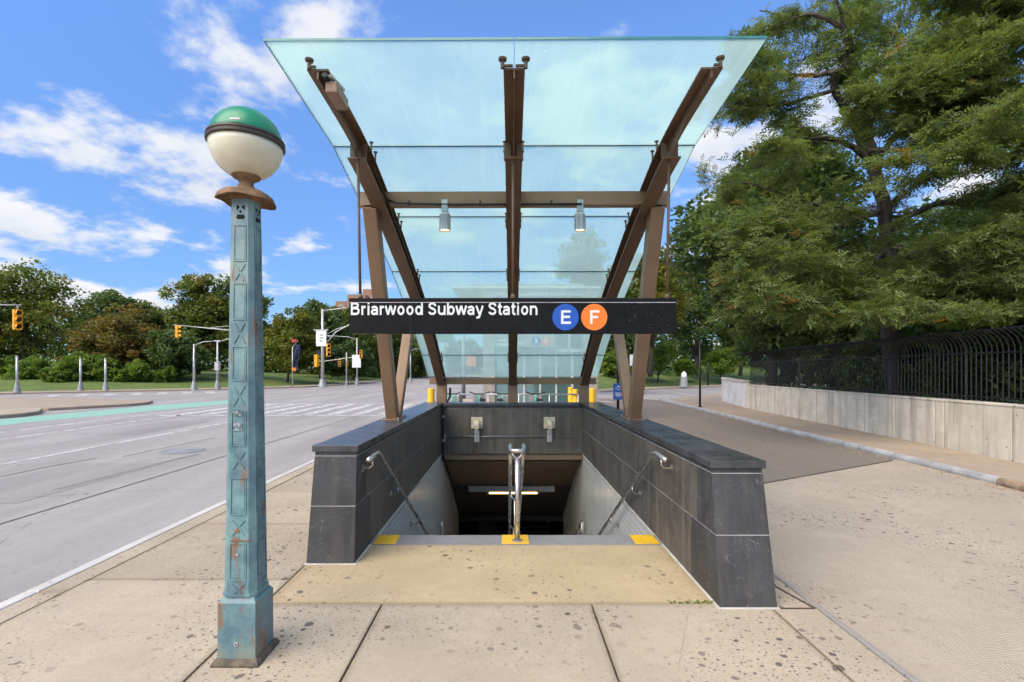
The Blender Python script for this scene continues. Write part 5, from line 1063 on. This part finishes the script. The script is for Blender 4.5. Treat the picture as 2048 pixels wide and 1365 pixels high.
# ================================================================== lift pavilion behind the entrance
pv = thing('lift_pavilion', 'glass and stone lift pavilion seen through the canopy glass', 'building', (0,17,0))
for x0,x1 in ((-.85,-.45),(2.55,3.05)): MB().box(x0,x1,0,.4,0,4.4).build('pillar', mt['stone'], pv, bevel=.01)
for x0,x1 in ((-.85,-.45),(2.55,3.05)): MB().box(x0,x1,3.0,3.4,0,4.4).build('pillar', mt['stone'], pv, bevel=.01)
MB().box(-1.9,3.15,-.08,3.5,4.41,4.50).build('roof', mt['lgrey'], pv, bevel=.02); MB().box(-1.3,2.6,.1,3.3,4.505,4.62).build('roof_plate', mt['grey'], pv, bevel=.02)
MB().box(-.449,2.549,.10,.22,2.28,2.38).build('lintel', mt['lgrey'], pv); MB().box(-.449,2.549,.1,.2,4.2,4.4).build('lintel', mt['lgrey'], pv)
for x in (.05,.55,1.1,1.65,2.2): MB().box(x-.03,x+.03,.1,.2,0,2.279).build('mullion', mt['lgrey'], pv)
for x in (.0,2.1): MB().box(x-.04,x+.04,.1,.2,2.381,4.199).build('mullion', mt['lgrey'], pv)
for a,b in ((-.449,.02),(.08,.52),(.58,1.07),(1.13,1.62),(1.68,2.17),(2.23,2.549)): MB().poly([(a,.15,.1),(b,.15,.1),(b,.15,2.27),(a,.15,2.27)]).build('pane', mt['pavglass'], pv)
for a,b in ((-.449,-.04),(.04,2.06),(2.14,2.549)): MB().poly([(a,.15,2.39),(b,.15,2.39),(b,.15,4.19),(a,.15,4.19)]).build('pane', mt['pavglass'], pv)
MB().box(1.0,2.2,1.2,2.6,0,4.2).build('lift_shaft', mt['stone'], pv)
ps = thing('pavilion_sign', 'small dark sign with blue and orange discs on the lift pavilion', 'sign', (0,16.9,0)); MB().box(-.45,1.58,-.08,.18,2.42,2.86).build('panel', mt['grey'], ps, bevel=.01)
for x,c in ((.95,'blue'),(1.28,'orange')):
    d = MB().tube([(x,-.082,2.64),(x,-.088,2.64)], .15, 24).build('line_disc', mt[c], ps); MB().box(x-.035,x+.035,-.0905,-.0885,2.57,2.71).build('letter', mt['white'], d)
for x0,x1,zz in ((-.35,-.05,2.66),(.0,.55,2.56),(-.35,.1,2.52)): MB().box(x0,x1,-.083,-.0805,zz-.02,zz+.02).build('print', mt['white'], ps)
# rack rail and mint bicycles in front of it
rk = thing('bicycle_rack', 'grey rail rack standing before the lift pavilion', 'rack', (0,13.9,0))
MB().tube([(-1.45,0,.98),(2.0,0,.98)], .022, 8).build('top_rail', mt['zinc'], rk, True)
for x in (-1.4,-.55,.3,1.15,1.95): MB().tube([(x,0,0),(x,0,.98)], .022, 8).build('upright', mt['zinc'], rk, True)
def bike(x, y, rz, lab):
    b = thing('bicycle', lab, 'bicycle', (x,y,0), rz, 'mint bicycles in the rack')
    for wx in (-.52,.52):
        w = MB().tube([(wx+.33*math.cos(a),0,.345+.33*math.sin(a)) for a in [2*math.pi*i/24 for i in range(25)]], .02, 6, False).build('wheel', mt['rubber'], b, True)
        MB().tube([(wx,-.04,.345),(wx,.04,.345)], .03, 8).build('hub', mt['zinc'], w); m = MB()
        for i in range(6): a = math.pi*i/6; m.bar((wx-.31*math.cos(a),0,.345-.31*math.sin(a)),(wx+.31*math.cos(a),0,.345+.31*math.sin(a)),.004,.004,(0,1,0))
        m.build('spokes', mt['zinc'], w)
        MB().tube([(wx+.375*math.cos(R(a)),0,.345+.375*math.sin(R(a))) for a in range(10,171,20)], .022, 6).build('mudguard', mt['mint'], b, True)
    MB().tube([(-.52,0,.345),(-.1,0,.30),(.38,0,.78)], .026, 8).tube([(-.1,0,.30),(-.22,0,.82)], .024, 8).tube([(.52,0,.345),(.38,0,.78),(.36,0,.98)], .022, 8).build('frame', mt['mint'], b, True)
    MB().loops([[(-.22+dx,dy*w,.86+dz) for dx,dy,dz in ((-.14,-.09,0),(-.14,.09,0),(.14,.03,.01),(.14,-.03,.01))] for dz,w in ((0,.9),(.05,1))] if False else [[(-.36,-.09,z),(-.36,.09,z),(-.08,.03,z+.01),(-.08,-.03,z+.01)] for z in (.84,.90)]).build('saddle', mt['rubber'], b, bevel=.015)
    MB().tube([(.26,-.28,1.06),(.36,-.12,1.0),(.36,.12,1.0),(.26,.28,1.06)], .016, 8).build('handlebar', mt['black'], b, True); MB().box(.48,.72,-.15,.15,.74,.96).build('basket', mt['grey'], b, bevel=.02)
for k,(px,rz,lab) in enumerate(((893,R(70),'mint bicycle at the rack end nearer the road'),(962,R(100),'mint bicycle left of the middle canopy post'),(1003,R(85),'mint bicycle just behind the middle canopy post'),(1075,R(95),'mint bicycle right of the middle canopy post'))): bike(on(px,13.4),13.4,rz,lab)
# things seen through the lower glass beside the pavilion
x,y = on(890,26),26; t_ = thing('street_sign', 'green street sign on a thin pole behind the canopy glass', 'sign', (x,y,0)); MB().tube([(0,0,-.05),(0,0,3.9)], .05, 8).build('post', mt['grey'], t_); MB().box(-.45,.45,-.08,-.04,3.1,3.75).build('panel', plain('sign_green',(.01,.16,.07),.4), t_)
x,y = on(927,30),30; t_ = thing('grey_pole', 'grey pole with an orange placard behind the canopy glass', 'pole', (x,y,0)); MB().tube([(0,0,-.05),(0,0,4.2)], [.13,.10], 10).build('shaft', mt['grey'], t_, True); MB().lathe([(.2,4.2),(.22,4.3),(.1,4.5)], n=10).build('finial', mt['grey'], t_); MB().box(.15,.75,-.1,-.05,1.9,2.5).build('placard', mt['orange'], t_)
# far brick towers
for px,top,Y,w,lab in ((708,603,190,14,'far brick tower block beyond the trees above the sign end'),(735,590,230,12,'farther brick tower seen between rod and strut')):
    x = on(px,Y); h = 1.65+(741-top)*Y/1000; t_ = thing('tower_block', lab, 'building', (x,Y,0)); MB().box(-w/2,w/2,0,12,-.1,h).build('wall', mt['brick'], t_); MB().box(-w/4,w/4,3,9,h,h+3).build('roof_housing', mt['brick'], t_)
    for r_ in range(8):
        for c_ in range(4): MB().box(-w/2+1.2+c_*w*.25,-w/2+2.6+c_*w*.25,-.05,.02,h-2.8-r_*3,h-1.2-r_*3).build('window', mt['grey'], t_)
